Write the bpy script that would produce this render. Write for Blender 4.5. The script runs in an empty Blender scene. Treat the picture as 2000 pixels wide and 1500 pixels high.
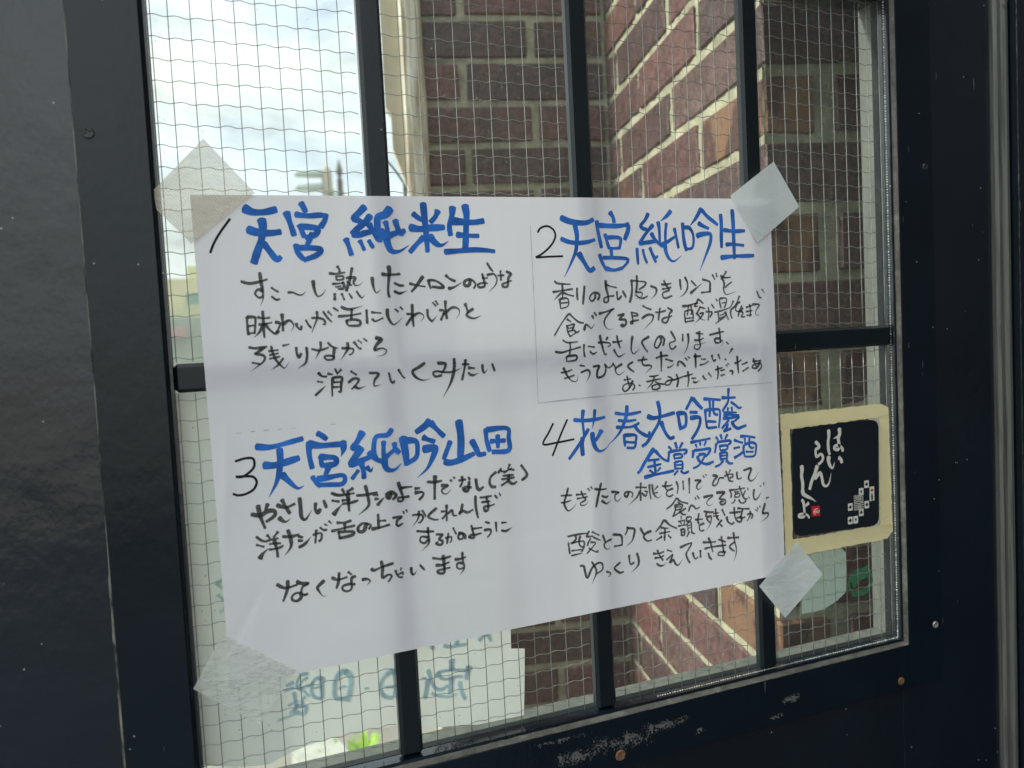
import bpy, bmesh, math, random
from mathutils import Vector, Matrix, noise as mnoise

S = bpy.context.scene
COL = S.collection
random.seed(7)
rad = math.radians

# ------------------------------------------------------------------ camera
cam_d = bpy.data.cameras.new("camera")
cam = bpy.data.objects.new("camera", cam_d)
COL.objects.link(cam)
CAM = (-0.0078180, -0.5127267, 1.4537800)
RX = (0.9280501600723337, -0.3689515282367801, -0.05096734446153012)
RY = (-0.06865451948327113, -0.034961184913770905, -0.9970277190248756)
RZ = (0.3660730218743754, 0.9287908727809342, -0.05777592313925822)
cam.matrix_world = Matrix(((RX[0], -RY[0], -RZ[0], CAM[0]),
                           (RX[1], -RY[1], -RZ[1], CAM[1]),
                           (RX[2], -RY[2], -RZ[2], CAM[2]),
                           (0, 0, 0, 1)))
cam_d.sensor_width = 36.0
cam_d.lens = 1570.8 / 2000 * 36
cam_d.clip_start = 0.02
cam_d.clip_end = 2000
cam_d.dof.use_dof = True
cam_d.dof.focus_distance = 0.58
cam_d.dof.aperture_fstop = 9.0
S.camera = cam

# ------------------------------------------------------------------ world
SKY_LOW = 0.50
SUN_EL, SUN_AZ = 38.0, -74.0      # degrees; azimuth measured from +Y towards +X
world = bpy.data.worlds.new("World")
S.world = world
world.use_nodes = True
wn, wl = world.node_tree.nodes, world.node_tree.links
wn.clear()
w_out = wn.new("ShaderNodeOutputWorld")
sky = wn.new("ShaderNodeTexSky")
sky.sky_type = 'NISHITA'
sky.sun_disc = False
sky.sun_elevation = rad(SUN_EL)
sky.sun_rotation = rad(SUN_AZ)
sky.air_density = 1.0
sky.dust_density = 2.5
bg_sky = wn.new("ShaderNodeBackground")
bg_sky.inputs[1].default_value = 0.15
bg_cl = wn.new("ShaderNodeBackground")
bg_cl.inputs[0].default_value = (0.885, 0.945, 0.925, 1)
bg_cl.inputs[1].default_value = 0.98
wtc = wn.new("ShaderNodeTexCoord")
wnz = wn.new("ShaderNodeTexNoise")
wnz.inputs['Scale'].default_value = 3.2
wnz.inputs['Detail'].default_value = 3
wnz.inputs['Roughness'].default_value = 0.55
wmap = wn.new("ShaderNodeMapping")
wmap.inputs['Scale'].default_value = (1, 1, 1.9)
wmap.inputs['Location'].default_value = (0.35, 0.2, 0.1)
wrp = wn.new("ShaderNodeValToRGB")
wrp.color_ramp.elements[0].position = 0.36
wrp.color_ramp.elements[0].color = (0.5, 0.5, 0.5, 1)
wrp.color_ramp.elements[1].position = 0.56
wrp.color_ramp.elements[1].color = (1, 1, 1, 1)
wmx = wn.new("ShaderNodeMixShader")
wl.new(wtc.outputs['Generated'], wmap.inputs[0])
wl.new(wmap.outputs[0], wnz.inputs['Vector'])
wl.new(wnz.outputs[0], wrp.inputs[0])
wl.new(wrp.outputs[0], wmx.inputs[0])
wl.new(sky.outputs[0], bg_sky.inputs[0])
wl.new(bg_sky.outputs[0], wmx.inputs[1])
wsep = wn.new("ShaderNodeSeparateXYZ")
wl.new(wtc.outputs['Generated'], wsep.inputs[0])
# overcast luminance rises steadily from the horizon to the zenith (CIE overcast form)
wmr = wn.new("ShaderNodeMapRange")
wmr.inputs['From Min'].default_value = 0.0
wmr.inputs['From Max'].default_value = 1.0
wmr.inputs['To Min'].default_value = SKY_LOW
wmr.inputs['To Max'].default_value = SKY_LOW * 3.0
wl.new(wsep.outputs[2], wmr.inputs['Value'])
wn2 = wn.new("ShaderNodeTexNoise")
wn2.inputs['Scale'].default_value = 9.0
wn2.inputs['Detail'].default_value = 6
wn2.inputs['Roughness'].default_value = 0.6
wl.new(wmap.outputs[0], wn2.inputs['Vector'])
wr2 = wn.new("ShaderNodeMapRange")
wr2.inputs['From Min'].default_value = 0.3
wr2.inputs['From Max'].default_value = 0.7
wr2.inputs['To Min'].default_value = 0.58
wr2.inputs['To Max'].default_value = 1.18
wl.new(wn2.outputs[0], wr2.inputs['Value'])
wmm = wn.new("ShaderNodeMath"); wmm.operation = 'MULTIPLY'
wl.new(wmr.outputs[0], wmm.inputs[0]); wl.new(wr2.outputs[0], wmm.inputs[1])
wl.new(wmm.outputs[0], bg_cl.inputs[1])
wl.new(bg_cl.outputs[0], wmx.inputs[2])
wl.new(wmx.outputs[0], w_out.inputs[0])

# ------------------------------------------------------------------ sun
sun_d = bpy.data.lights.new("sun", 'SUN')
sun_d.energy = 2.7
sun_d.angle = rad(6)
sun_d.color = (1.0, 0.95, 0.84)
sun = bpy.data.objects.new("sun", sun_d)
COL.objects.link(sun)
sdir = Vector((math.sin(rad(SUN_AZ)) * math.cos(rad(SUN_EL)), math.cos(rad(SUN_AZ)) * math.cos(rad(SUN_EL)), math.sin(rad(SUN_EL))))
sun.rotation_euler = (-sdir).to_track_quat('-Z', 'Y').to_euler()

S.view_settings.view_transform = 'Standard'
S.view_settings.look = 'None'
S.view_settings.exposure = 0.90
S.view_settings.gamma = 1.0
S.view_settings.use_curve_mapping = False
S.render.engine = 'CYCLES'
S.cycles.use_denoising = True
S.cycles.max_bounces = 10
S.cycles.transparent_max_bounces = 24
S.cycles.sample_clamp_indirect = 6.0

# ------------------------------------------------------------------ helpers
def tag(o, label=None, cat=None, group=None, kind=None):
    if label: o['label'] = label
    if cat: o['category'] = cat
    if group: o['group'] = group
    if kind: o['kind'] = kind
    return o

def empty(name, loc=(0, 0, 0), rot=(0, 0, 0)):
    o = bpy.data.objects.new(name, None)
    o.empty_display_size = 0.05
    o.location = loc
    o.rotation_euler = rot
    COL.objects.link(o)
    return o

def link_mesh(name, me, mat=None, parent=None, loc=None, rot=None):
    o = bpy.data.objects.new(name, me)
    COL.objects.link(o)
    if mat is not None and len(me.materials) == 0: me.materials.append(mat)
    if parent: o.parent = parent
    if loc is not None: o.location = loc
    if rot is not None: o.rotation_euler = rot
    return o

def from_py(name, vs, fs, mat, parent=None, smooth=False, uv=None, loc=None, rot=None):
    me = bpy.data.meshes.new(name)
    me.from_pydata(vs, [], fs)
    if uv is not None:
        lay = me.uv_layers.new(name="UVMap")
        for lp in me.loops:
            lay.data[lp.index].uv = uv[lp.vertex_index]
    if smooth:
        for p in me.polygons: p.use_smooth = True
    me.update()
    return link_mesh(name, me, mat, parent, loc, rot)

def box(bm, x0, x1, y0, y1, z0, z1):
    vs = [bm.verts.new(p) for p in ((x0, y0, z0), (x1, y0, z0), (x1, y1, z0), (x0, y1, z0),
                                    (x0, y0, z1), (x1, y0, z1), (x1, y1, z1), (x0, y1, z1))]
    for f in ((0, 3, 2, 1), (4, 5, 6, 7), (0, 1, 5, 4), (1, 2, 6, 5), (2, 3, 7, 6), (3, 0, 4, 7)):
        bm.faces.new([vs[i] for i in f])

def box_obj(name, b, mat, parent=None, bev=0.0, seg=2):
    bm = bmesh.new()
    box(bm, *b)
    if bev > 0:
        bmesh.ops.bevel(bm, geom=bm.edges[:], offset=bev, segments=seg, affect='EDGES', profile=0.6)
    me = bpy.data.meshes.new(name)
    bm.to_mesh(me); bm.free()
    return link_mesh(name, me, mat, parent)

def tube(name, pts, r, mat, parent=None, sides=6, closed=False):
    vs, fs = [], []
    n = len(pts)
    P = [Vector(p) for p in pts]
    for i, p in enumerate(P):
        t = (P[min(i + 1, n - 1)] - P[max(i - 1, 0)]).normalized()
        a = Vector((0, 1, 0)) if abs(t.y) < 0.8 else Vector((1, 0, 0))
        u = t.cross(a).normalized(); v = t.cross(u)
        rr = r[i] if isinstance(r, (list, tuple)) else r
        for k in range(sides):
            an = 2 * math.pi * k / sides
            vs.append(p + (u * math.cos(an) + v * math.sin(an)) * rr)
    for i in range(n - 1):
        for k in range(sides):
            k2 = (k + 1) % sides
            fs.append((i * sides + k, i * sides + k2, (i + 1) * sides + k2, (i + 1) * sides + k))
    fs.append(tuple(range(sides))[::-1]); fs.append(tuple((n - 1) * sides + k for k in range(sides)))
    return from_py(name, vs, fs, mat, parent, smooth=True)

def tubes_join(name, paths, r, mat, parent=None, sides=5):
    vs, fs = [], []
    for pts in paths:
        P = [Vector(p) for p in pts]; n = len(P); b = len(vs)
        for i, p in enumerate(P):
            t = (P[min(i + 1, n - 1)] - P[max(i - 1, 0)]).normalized()
            a = Vector((0, 1, 0)) if abs(t.y) < 0.8 else Vector((1, 0, 0))
            u = t.cross(a).normalized(); v = t.cross(u)
            for k in range(sides):
                an = 2 * math.pi * k / sides
                vs.append(p + (u * math.cos(an) + v * math.sin(an)) * r)
        for i in range(n - 1):
            for k in range(sides):
                k2 = (k + 1) % sides
                fs.append((b + i * sides + k, b + i * sides + k2, b + (i + 1) * sides + k2, b + (i + 1) * sides + k))
    return from_py(name, vs, fs, mat, parent, smooth=True)

# node shortcuts
class NT:
    def __init__(self, name):
        self.m = bpy.data.materials.new(name)
        self.m.use_nodes = True
        self.t = self.m.node_tree
        self.t.nodes.clear()
        self.out = self.t.nodes.new("ShaderNodeOutputMaterial")
    def n(self, typ, **kw):
        nd = self.t.nodes.new(typ)
        for k, v in kw.items(): setattr(nd, k, v)
        return nd
    def l(self, a, b): self.t.links.new(a, b)
    def coord(self, kind='Object'):
        return self.n("ShaderNodeTexCoord").outputs[kind]
    def mapping(self, vec, scale=(1, 1, 1), loc=(0, 0, 0), rot=(0, 0, 0)):
        m = self.n("ShaderNodeMapping")
        m.inputs['Scale'].default_value = scale; m.inputs['Location'].default_value = loc; m.inputs['Rotation'].default_value = rot
        self.l(vec, m.inputs[0]); return m.outputs[0]
    def noise(self, vec, scale, detail=4, rough=0.55, dist=0.0):
        m = self.n("ShaderNodeTexNoise")
        m.inputs['Scale'].default_value = scale; m.inputs['Detail'].default_value = detail
        m.inputs['Roughness'].default_value = rough; m.inputs['Distortion'].default_value = dist
        if vec is not None: self.l(vec, m.inputs['Vector'])
        return m.outputs[0]
    def voro(self, vec, scale, feature='F1', rnd=1.0):
        m = self.n("ShaderNodeTexVoronoi"); m.feature = feature
        m.inputs['Scale'].default_value = scale; m.inputs['Randomness'].default_value = rnd
        self.l(vec, m.inputs['Vector']); return m
    def ramp(self, fac, stops, interp='LINEAR'):
        r = self.n("ShaderNodeValToRGB"); cr = r.color_ramp; cr.interpolation = interp
        while len(cr.elements) < len(stops): cr.elements.new(0.5)
        for e, (p, c) in zip(cr.elements, stops):
            e.position = p
            e.color = (c, c, c, 1) if not isinstance(c, (tuple, list)) else (*c, 1)
        self.l(fac, r.inputs[0]); return r.outputs[0]
    def math(self, op, a, b=None, clamp=False):
        m = self.n("ShaderNodeMath"); m.operation = op; m.use_clamp = clamp
        for i, v in enumerate((a, b)):
            if v is None: continue
            if isinstance(v, (int, float)): m.inputs[i].default_value = v
            else: self.l(v, m.inputs[i])
        return m.outputs[0]
    def mix(self, fac, a, b, typ='MIX'):
        m = self.n("ShaderNodeMixRGB"); m.blend_type = typ
        for i, v in ((0, fac), (1, a), (2, b)):
            if isinstance(v, (int, float)): m.inputs[i].default_value = v
            elif isinstance(v, tuple): m.inputs[i].default_value = (*v, 1) if len(v) == 3 else v
            else: self.l(v, m.inputs[i])
        return m.outputs[0]
    def bump(self, h, strength, dist):
        b = self.n("ShaderNodeBump"); b.inputs['Strength'].default_value = strength; b.inputs['Distance'].default_value = dist
        self.l(h, b.inputs['Height']); return b.outputs[0]
    def bsdf(self, color=None, rough=0.5, metallic=0.0, spec=0.5, normal=None, rough_in=None, coat=0.0, coat_r=0.1):
        b = self.n("ShaderNodeBsdfPrincipled")
        if isinstance(color, tuple): b.inputs['Base Color'].default_value = (*color, 1)
        elif color is not None: self.l(color, b.inputs['Base Color'])
        b.inputs['Roughness'].default_value = rough
        b.inputs['Metallic'].default_value = metallic
        b.inputs['Specular IOR Level'].default_value = spec
        b.inputs['Coat Weight'].default_value = coat
        b.inputs['Coat Roughness'].default_value = coat_r
        if normal is not None: self.l(normal, b.inputs['Normal'])
        if rough_in is not None: self.l(rough_in, b.inputs['Roughness'])
        return b.outputs[0]
    def mixsh(self, fac, a, b):
        m = self.n("ShaderNodeMixShader")
        if isinstance(fac, (int, float)): m.inputs[0].default_value = fac
        else: self.l(fac, m.inputs[0])
        self.l(a, m.inputs[1]); self.l(b, m.inputs[2]); return m.outputs[0]
    def done(self, sh):
        self.l(sh, self.out.inputs[0]); return self.m

def simple(name, color, rough=0.5, metallic=0.0, spec=0.5, var=0.15, scale=30, bump=0.0, bscale=200):
    T = NT(name); c = T.coord()
    nz = T.noise(c, scale, 4)
    dk = tuple(v * (1 - var) for v in color); lt = tuple(min(1, v * (1 + var)) for v in color)
    colr = T.ramp(nz, ((0.3, dk), (0.7, lt)))
    nrm = T.bump(T.noise(c, bscale, 3), bump, 0.001) if bump else None
    return T.done(T.bsdf(colr, rough, metallic, spec, nrm))

# ------------------------------------------------------------------ materials
def m_black_paint(name, base=(0.0019, 0.0061, 0.0115), rough=0.22, peel=0.35, chips=(), spec=0.5):
    T = NT(name); c = T.coord()
    # orange-peel relief, brushed vertically
    h1 = T.noise(T.mapping(c, (1, 1, 0.55)), 260, 3, 0.5)
    h2 = T.noise(c, 38, 3, 0.6)
    h = T.math('ADD', T.math('MULTIPLY', h1, 0.35), T.math('MULTIPLY', h2, 0.9))
    h = T.math('ADD', h, T.math('MULTIPLY', T.noise(c, 11, 3, 0.5), 4.0 if spec > 0.6 else 0.8))
    nrm = T.bump(h, peel, 0.0012)
    col = T.ramp(T.noise(c, 9, 5, 0.6), ((0.3, base), (0.75, tuple(v * 1.7 for v in base))))
    # dust specks
    v = T.voro(c, 95).outputs['Distance']
    big = T.noise(c, 21, 2)
    sp = T.math('MULTIPLY', T.math('LESS_THAN', v, 0.055), T.math('GREATER_THAN', big, 0.55))
    v2 = T.voro(T.mapping(c, (1, 1, 1), (3.1, 1.7, 0.4), (0, 0.7, 0)), 33).outputs['Distance']
    sp2 = T.math('MULTIPLY', T.math('LESS_THAN', v2, 0.020), T.math('GREATER_THAN', T.noise(c, 7, 2), 0.5))
    # fine scratches
    sc = T.noise(T.mapping(c, (60, 60, 5), (0, 0, 0), (0, 0.45, 0)), 5, 2, 0.4)
    scm = T.math('MULTIPLY', T.math('GREATER_THAN', sc, 0.735), T.math('GREATER_THAN', T.noise(c, 12, 2), 0.54))
    allsp = T.math('MAXIMUM', T.math('MAXIMUM', sp, sp2), T.math('MULTIPLY', scm, 0.35))
    col = T.mix(allsp, col, (0.30, 0.31, 0.28))
    rr = T.math('ADD', T.math('MULTIPLY', T.noise(c, 14, 4), 0.18), rough - 0.07)
    if chips:
        g = T.n("ShaderNodeNewGeometry").outputs['Position']
        tot = None
        for (x, z, rx, rz) in chips:
            mp = T.mapping(g, (1 / rx, 0, 1 / rz), (-x / rx, 0, -z / rz))
            ln = T.n("ShaderNodeVectorMath"); ln.operation = 'LENGTH'; T.l(mp, ln.inputs[0])
            mk = T.math('SUBTRACT', 1.0, ln.outputs['Value'], True)
            tot = mk if tot is None else T.math('MAXIMUM', tot, mk)
        fine = T.noise(g, 620, 4, 0.75)
        med = T.noise(g, 95, 3, 0.6, 0.6)
        f = T.math('ADD', T.math('MULTIPLY', fine, 0.85), T.math('MULTIPLY', med, 0.55))
        f = T.math('ADD', f, T.math('MULTIPLY', T.math('POWER', tot, 0.5), 0.30))
        mask = T.math('MULTIPLY', T.math('GREATER_THAN', f, 0.96), T.math('GREATER_THAN', tot, 0.02))
        col = T.mix(mask, col, (0.12, 0.115, 0.11))
        rr = T.math('MAXIMUM', rr, T.math('MULTIPLY', mask, 0.8))
    return T.done(T.bsdf(col, rough, 0, spec, nrm, rr))

M_DOOR = m_black_paint("black_door_paint", rough=0.16, peel=0.5, spec=0.9)
M_TRIM = m_black_paint("black_trim_paint", base=(0.0018, 0.0060, 0.0108), rough=0.17, peel=0.32,
                       chips=((0.262, 1.153, 0.045, 0.011), (0.300, 1.158, 0.03, 0.006), (0.228, 1.152, 0.022, 0.008), (0.42, 1.152, 0.012, 0.005),
                              (0.407, 1.141, 0.010, 0.003), (0.333, 1.146, 0.006, 0.004), (0.215, 1.166, 0.03, 0.003)))
M_MUNTIN = m_black_paint("black_glazing_bar", base=(0.003, 0.007, 0.010), rough=0.26, peel=0.04)

def m_edge():      # rubbed paint line where two boards meet
    T = NT("rubbed_edge"); c = T.coord()
    nz = T.noise(T.mapping(c, (1, 1, 0.5)), 60, 5, 0.7)
    col = T.ramp(nz, ((0.42, (0.015, 0.02, 0.022)), (0.52, (0.16, 0.16, 0.13)), (0.7, (0.30, 0.30, 0.25))))
    return T.done(T.bsdf(col, 0.6, 0, 0.4, T.bump(nz, 0.5, 0.001)))
M_EDGE = m_edge()

def m_bead():
    T = NT("dusty_gasket"); c = T.coord()
    nz = T.noise(c, 70, 6, 0.72); f = T.noise(c, 900, 3, 0.7)
    col = T.ramp(nz, ((0.35, (0.060, 0.057, 0.048)), (0.55, (0.12, 0.115, 0.10)), (0.72, (0.23, 0.22, 0.19))))
    col = T.mix(T.math('GREATER_THAN', f, 0.66), col, (0.36, 0.35, 0.31))
    return T.done(T.bsdf(col, 0.62, 0, 0.4, T.bump(T.math('ADD', nz, T.math('MULTIPLY', f, 0.4)), 0.6, 0.0012)))
M_BEAD = m_bead()
M_GASKET_DARK = simple("rubber_and_bead_shade", (0.006, 0.010, 0.013), 0.5, spec=0.2, var=0.4, scale=60, bump=0.3)

def m_reveal():
    T = NT("dusty_reveal"); c = T.coord()
    nz = T.noise(T.mapping(c, (1, 1, 0.3)), 45, 6, 0.7)
    col = T.ramp(nz, ((0.3, (0.07, 0.08, 0.075)), (0.6, (0.12, 0.13, 0.118)), (0.8, (0.22, 0.22, 0.19))))
    return T.done(T.bsdf(col, 0.65, 0, 0.4, T.bump(nz, 0.5, 0.002)))
M_REVEAL = m_reveal()
M_ALU = None
def m_alu():
    T = NT("dull_metal_strip"); c = T.coord()
    nz = T.noise(T.mapping(c, (22, 22, 0.6)), 12, 5, 0.6); d = T.noise(c, 60, 5, 0.7)
    col = T.ramp(nz, ((0.35, (0.085, 0.09, 0.08)), (0.5, (0.16, 0.165, 0.145)), (0.65, (0.075, 0.08, 0.075))))
    col = T.mix(T.math('GREATER_THAN', d, 0.68), col, (0.05, 0.045, 0.035))
    return T.done(T.bsdf(col, 0.45, 0.25, 0.5, T.bump(nz, 0.2, 0.001)))
M_ALU = m_alu()

def m_glass():
    T = NT("wired_glass"); c = T.coord()
    g = T.n("ShaderNodeNewGeometry").outputs['Position']
    tr = T.n("ShaderNodeBsdfTransparent"); tr.inputs[0].default_value = (0.957, 0.985, 0.962, 1)
    gl = T.n("ShaderNodeBsdfGlossy"); gl.inputs['Roughness'].default_value = 0.02
    gl.inputs[0].default_value = (1, 1, 1, 1)
    T.l(T.bump(T.noise(g, 14, 3), 0.12, 0.002), gl.inputs['Normal'])
    lw = T.n("ShaderNodeFresnel"); lw.inputs[0].default_value = 1.45
    ff = T.math('SUBTRACT', 1.0, T.n('ShaderNodeNewGeometry').outputs['Backfacing'])
    clear = T.mixsh(T.math('MULTIPLY', T.math('MULTIPLY', lw.outputs[0], ff), 0.9), tr.outputs[0], gl.outputs[0])
    # dust flecks and dried drops; the film adds haze of reflections as pale colour
    w = T.noise(g, 130, 2, 0.5)
    mp = T.n("ShaderNodeVectorMath"); mp.operation = 'ADD'
    T.l(g, mp.inputs[0])
    sc = T.n("ShaderNodeVectorMath"); sc.operation = 'SCALE'; sc.inputs['Scale'].default_value = 0.006
    cmb = T.n("ShaderNodeCombineXYZ"); T.l(w, cmb.inputs[0]); T.l(T.noise(g, 95, 2), cmb.inputs[2])
    T.l(cmb.outputs[0], sc.inputs[0]); T.l(sc.outputs[0], mp.inputs[1])
    v = T.voro(mp.outputs[0], 180).outputs['Distance']
    spots = T.math('MULTIPLY', T.math('LESS_THAN', v, 0.10), T.math('GREATER_THAN', T.noise(g, 60, 2), 0.60))
    v2 = T.voro(mp.outputs[0], 70, 'DISTANCE_TO_EDGE').outputs['Distance']
    squig = T.math('MULTIPLY', T.math('LESS_THAN', v2, 0.018), T.math('GREATER_THAN', T.noise(g, 170, 2), 0.72))
    haze_film = T.math('MULTIPLY', T.noise(g, 30, 4, 0.6), 0.055)
    dfac = T.math('MAXIMUM', T.math('MULTIPLY', T.math('MAXIMUM', spots, squig), 0.36), haze_film)
    df = T.n("ShaderNodeBsdfDiffuse"); df.inputs[0].default_value = (0.62, 0.62, 0.56, 1)
    tl = T.n("ShaderNodeBsdfTranslucent"); tl.inputs[0].default_value = (0.5, 0.5, 0.45, 1)
    dirt_veil = T.mixsh(0.35, df.outputs[0], tl.outputs[0])
    return T.done(T.mixsh(dfac, clear, dirt_veil))
M_GLASS = m_glass()
M_WIRE = simple("wire_metal", (0.31, 0.31, 0.30), 0.32, 0.5, var=0.2, scale=200)

def m_brick():
    T = NT("glazed_brick"); c = T.coord()
    g = T.n("ShaderNodeNewGeometry").outputs['Position']
    oi = T.n("ShaderNodeObjectInfo").outputs['Random']
    base = T.ramp(oi, ((0.0, (0.076, 0.048, 0.052)), (0.35, (0.115, 0.058, 0.060)), (0.6, (0.148, 0.068, 0.068)), (0.8, (0.172, 0.076, 0.072)), (1.0, (0.140, 0.090, 0.090))))
    n1 = T.noise(g, 18, 5, 0.62)
    base = T.mix(T.ramp(n1, ((0.42, 0.0), (0.70, 0.75))), base, (0.070, 0.045, 0.042), 'MIX')
    base = T.mix(T.ramp(T.noise(g, 9, 3), ((0.55, 0.0), (0.75, 0.55))), base, (0.20, 0.075, 0.045))
    base = T.mix(1.0, base, T.ramp(T.noise(g, 95, 4, 0.7), ((0.32, 0.45), (0.52, 1.0), (0.72, 1.45))), 'MULTIPLY')
    # salt bloom and grit
    gr = T.noise(g, 600, 3, 0.75)
    base = T.mix(T.math('MULTIPLY', T.math('GREATER_THAN', gr, 0.64), 0.55), base, (0.30, 0.25, 0.22))
    bl = T.math('MULTIPLY', T.ramp(T.noise(g, 46, 5, 0.7), ((0.60, 0.0), (0.72, 1.0))), 0.38)
    base = T.mix(bl, base, (0.34, 0.31, 0.27))
    # bare orange spalls
    sp = T.math('GREATER_THAN', T.noise(T.mapping(g, (1.3, 1.3, 0.55)), 17, 2, 0.4), 0.775)
    base = T.mix(sp, base, (0.52, 0.17, 0.06))
    h = T.math('ADD', T.math('MULTIPLY', T.noise(g, 120, 4, 0.6), 0.8), T.math('MULTIPLY', gr, 0.35))
    rr = T.math('ADD', 0.16, T.math('MULTIPLY', T.noise(g, 30, 3), 0.42))
    return T.done(T.bsdf(base, 0.4, 0, 0.55, T.bump(h, 0.95, 0.0034), rr))
M_BRICK = m_brick()
def m_orange():
    T = NT("bare_orange_brick"); g = T.n("ShaderNodeNewGeometry").outputs['Position']
    n1 = T.noise(T.mapping(g, (1, 1, 0.5)), 24, 4, 0.6)
    col = T.ramp(n1, ((0.44, (0.075, 0.038, 0.034)), (0.50, (0.17, 0.095, 0.062)), (0.62, (0.20, 0.11, 0.068)), (0.70, (0.08, 0.045, 0.04))))
    return T.done(T.bsdf(col, 0.6, 0, 0.4, T.bump(T.noise(g, 160, 4), 0.6, 0.002)))
M_ORANGE = m_orange()
def m_mortar():
    T = NT("lime_mortar"); g = T.n("ShaderNodeNewGeometry").outputs['Position']
    n1 = T.noise(g, 26, 6, 0.68); f = T.noise(g, 380, 4, 0.7)
    col = T.ramp(n1, ((0.3, (0.21, 0.21, 0.155)), (0.48, (0.37, 0.36, 0.265)), (0.66, (0.52, 0.50, 0.38))))
    col = T.mix(T.math('MULTIPLY', T.math('GREATER_THAN', f, 0.63), 0.35), col, (0.12, 0.12, 0.09))
    return T.done(T.bsdf(col, 0.85, 0, 0.3, T.bump(T.math('ADD', n1, T.math('MULTIPLY', f, 0.5)), 0.9, 0.004)))
M_MORTAR = m_mortar()

def m_paper(name="poster_paper", col=(0.90, 0.89, 0.94), trans=0.29, tint=(0.88, 0.86, 0.88)):
    T = NT(name); g = T.coord()
    fib = T.noise(g, 700, 3, 0.6); soft = T.noise(g, 16, 3, 0.55)
    nr = T.bump(T.math('ADD', T.math('MULTIPLY', soft, 1.0), T.math('MULTIPLY', fib, 0.02)), 0.30, 0.0045)
    colr = T.mix(T.math('MULTIPLY', soft, 0.12), col, tuple(v * 0.94 for v in col))
    if 'notice' in name: colr = T.mix(T.ramp(T.noise(g, 13, 3, 0.6), ((0.4, 0.0), (0.65, 0.8))), colr, (0.66, 0.60, 0.48))
    d = T.n("ShaderNodeBsdfDiffuse"); T.l(colr, d.inputs[0]); T.l(nr, d.inputs['Normal'])
    t = T.n("ShaderNodeBsdfTranslucent"); t.inputs[0].default_value = (*tint, 1); T.l(nr, t.inputs['Normal'])
    return T.done(T.mixsh(trans, d.outputs[0], t.outputs[0]))
M_PAPER = m_paper()
M_NOTICE = m_paper("notice_paper", (0.62, 0.64, 0.64), 0.56, (0.80, 0.84, 0.82))

def m_ink(name, color, dry=0.5, edge=0.25, trans=False):
    T = NT(name)
    uv = T.coord('UV')
    streak = T.noise(T.mapping(uv, (18, 5.5, 1)), 5, 3, 0.6)      # u in centimetres along the stroke, v across
    rag = T.noise(T.mapping(uv, (30, 3, 1), (4, 2, 0)), 9, 3, 0.65)
    sep = T.n("ShaderNodeSeparateXYZ"); T.l(uv, sep.inputs[0])
    v = T.math('ABSOLUTE', T.math('SUBTRACT', T.math('MULTIPLY', sep.outputs[1], 2.0), 1.0))
    ed = T.math('GREATER_THAN', T.math('ADD', v, T.math('MULTIPLY', T.math('SUBTRACT', rag, 0.5), edge * 2.2)), 0.97)
    dr = T.math('GREATER_THAN', streak, 1.0 - dry)
    hole = T.math('MAXIMUM', ed, dr)
    var = T.noise(T.coord('Object'), 60, 3)
    col = T.ramp(var, ((0.3, tuple(c * 0.8 for c in color)), (0.72, tuple(min(1, c * 1.7 + 0.006) for c in color))))
    if trans:
        d = T.n("ShaderNodeBsdfDiffuse"); T.l(col, d.inputs[0])
        t = T.n("ShaderNodeBsdfTranslucent"); T.l(col, t.inputs[0])
        sh = T.mixsh(0.6, d.outputs[0], t.outputs[0])
    else:
        sh = T.bsdf(col, 0.7, 0, 0.2)
    tp = T.n("ShaderNodeBsdfTransparent")
    return T.done(T.mixsh(hole, sh, tp.outputs[0]))
M_INK_K = m_ink("brush_pen_black", (0.020, 0.025, 0.021), 0.435, 0.5)
M_INK_B = m_ink("blue_marker", (0.020, 0.118, 0.42), 0.27, 0.16)
M_INK_N = m_ink("black_marker", (0.012, 0.010, 0.014), 0.0, 0.02)
M_INK_FAINT = m_ink("pencil_line", (0.44, 0.45, 0.46), 0.42, 0.3)
M_INK_OUT = m_ink("blue_ink_outside", (0.30, 0.50, 0.74), 0.0, 0.05, True)
M_INK_OUT2 = m_ink("teal_ink_outside", (0.30, 0.62, 0.72), 0.0, 0.05, True)
M_WHITE_PRINT = simple("cream_print", (0.70, 0.68, 0.60), 0.5, var=0.03)
M_RED_PRINT = simple("red_print", (0.62, 0.012, 0.018), 0.5, var=0.05)
M_COASTER = simple("black_coaster", (0.006, 0.011, 0.018), 0.42, var=0.25, scale=12)

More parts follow.
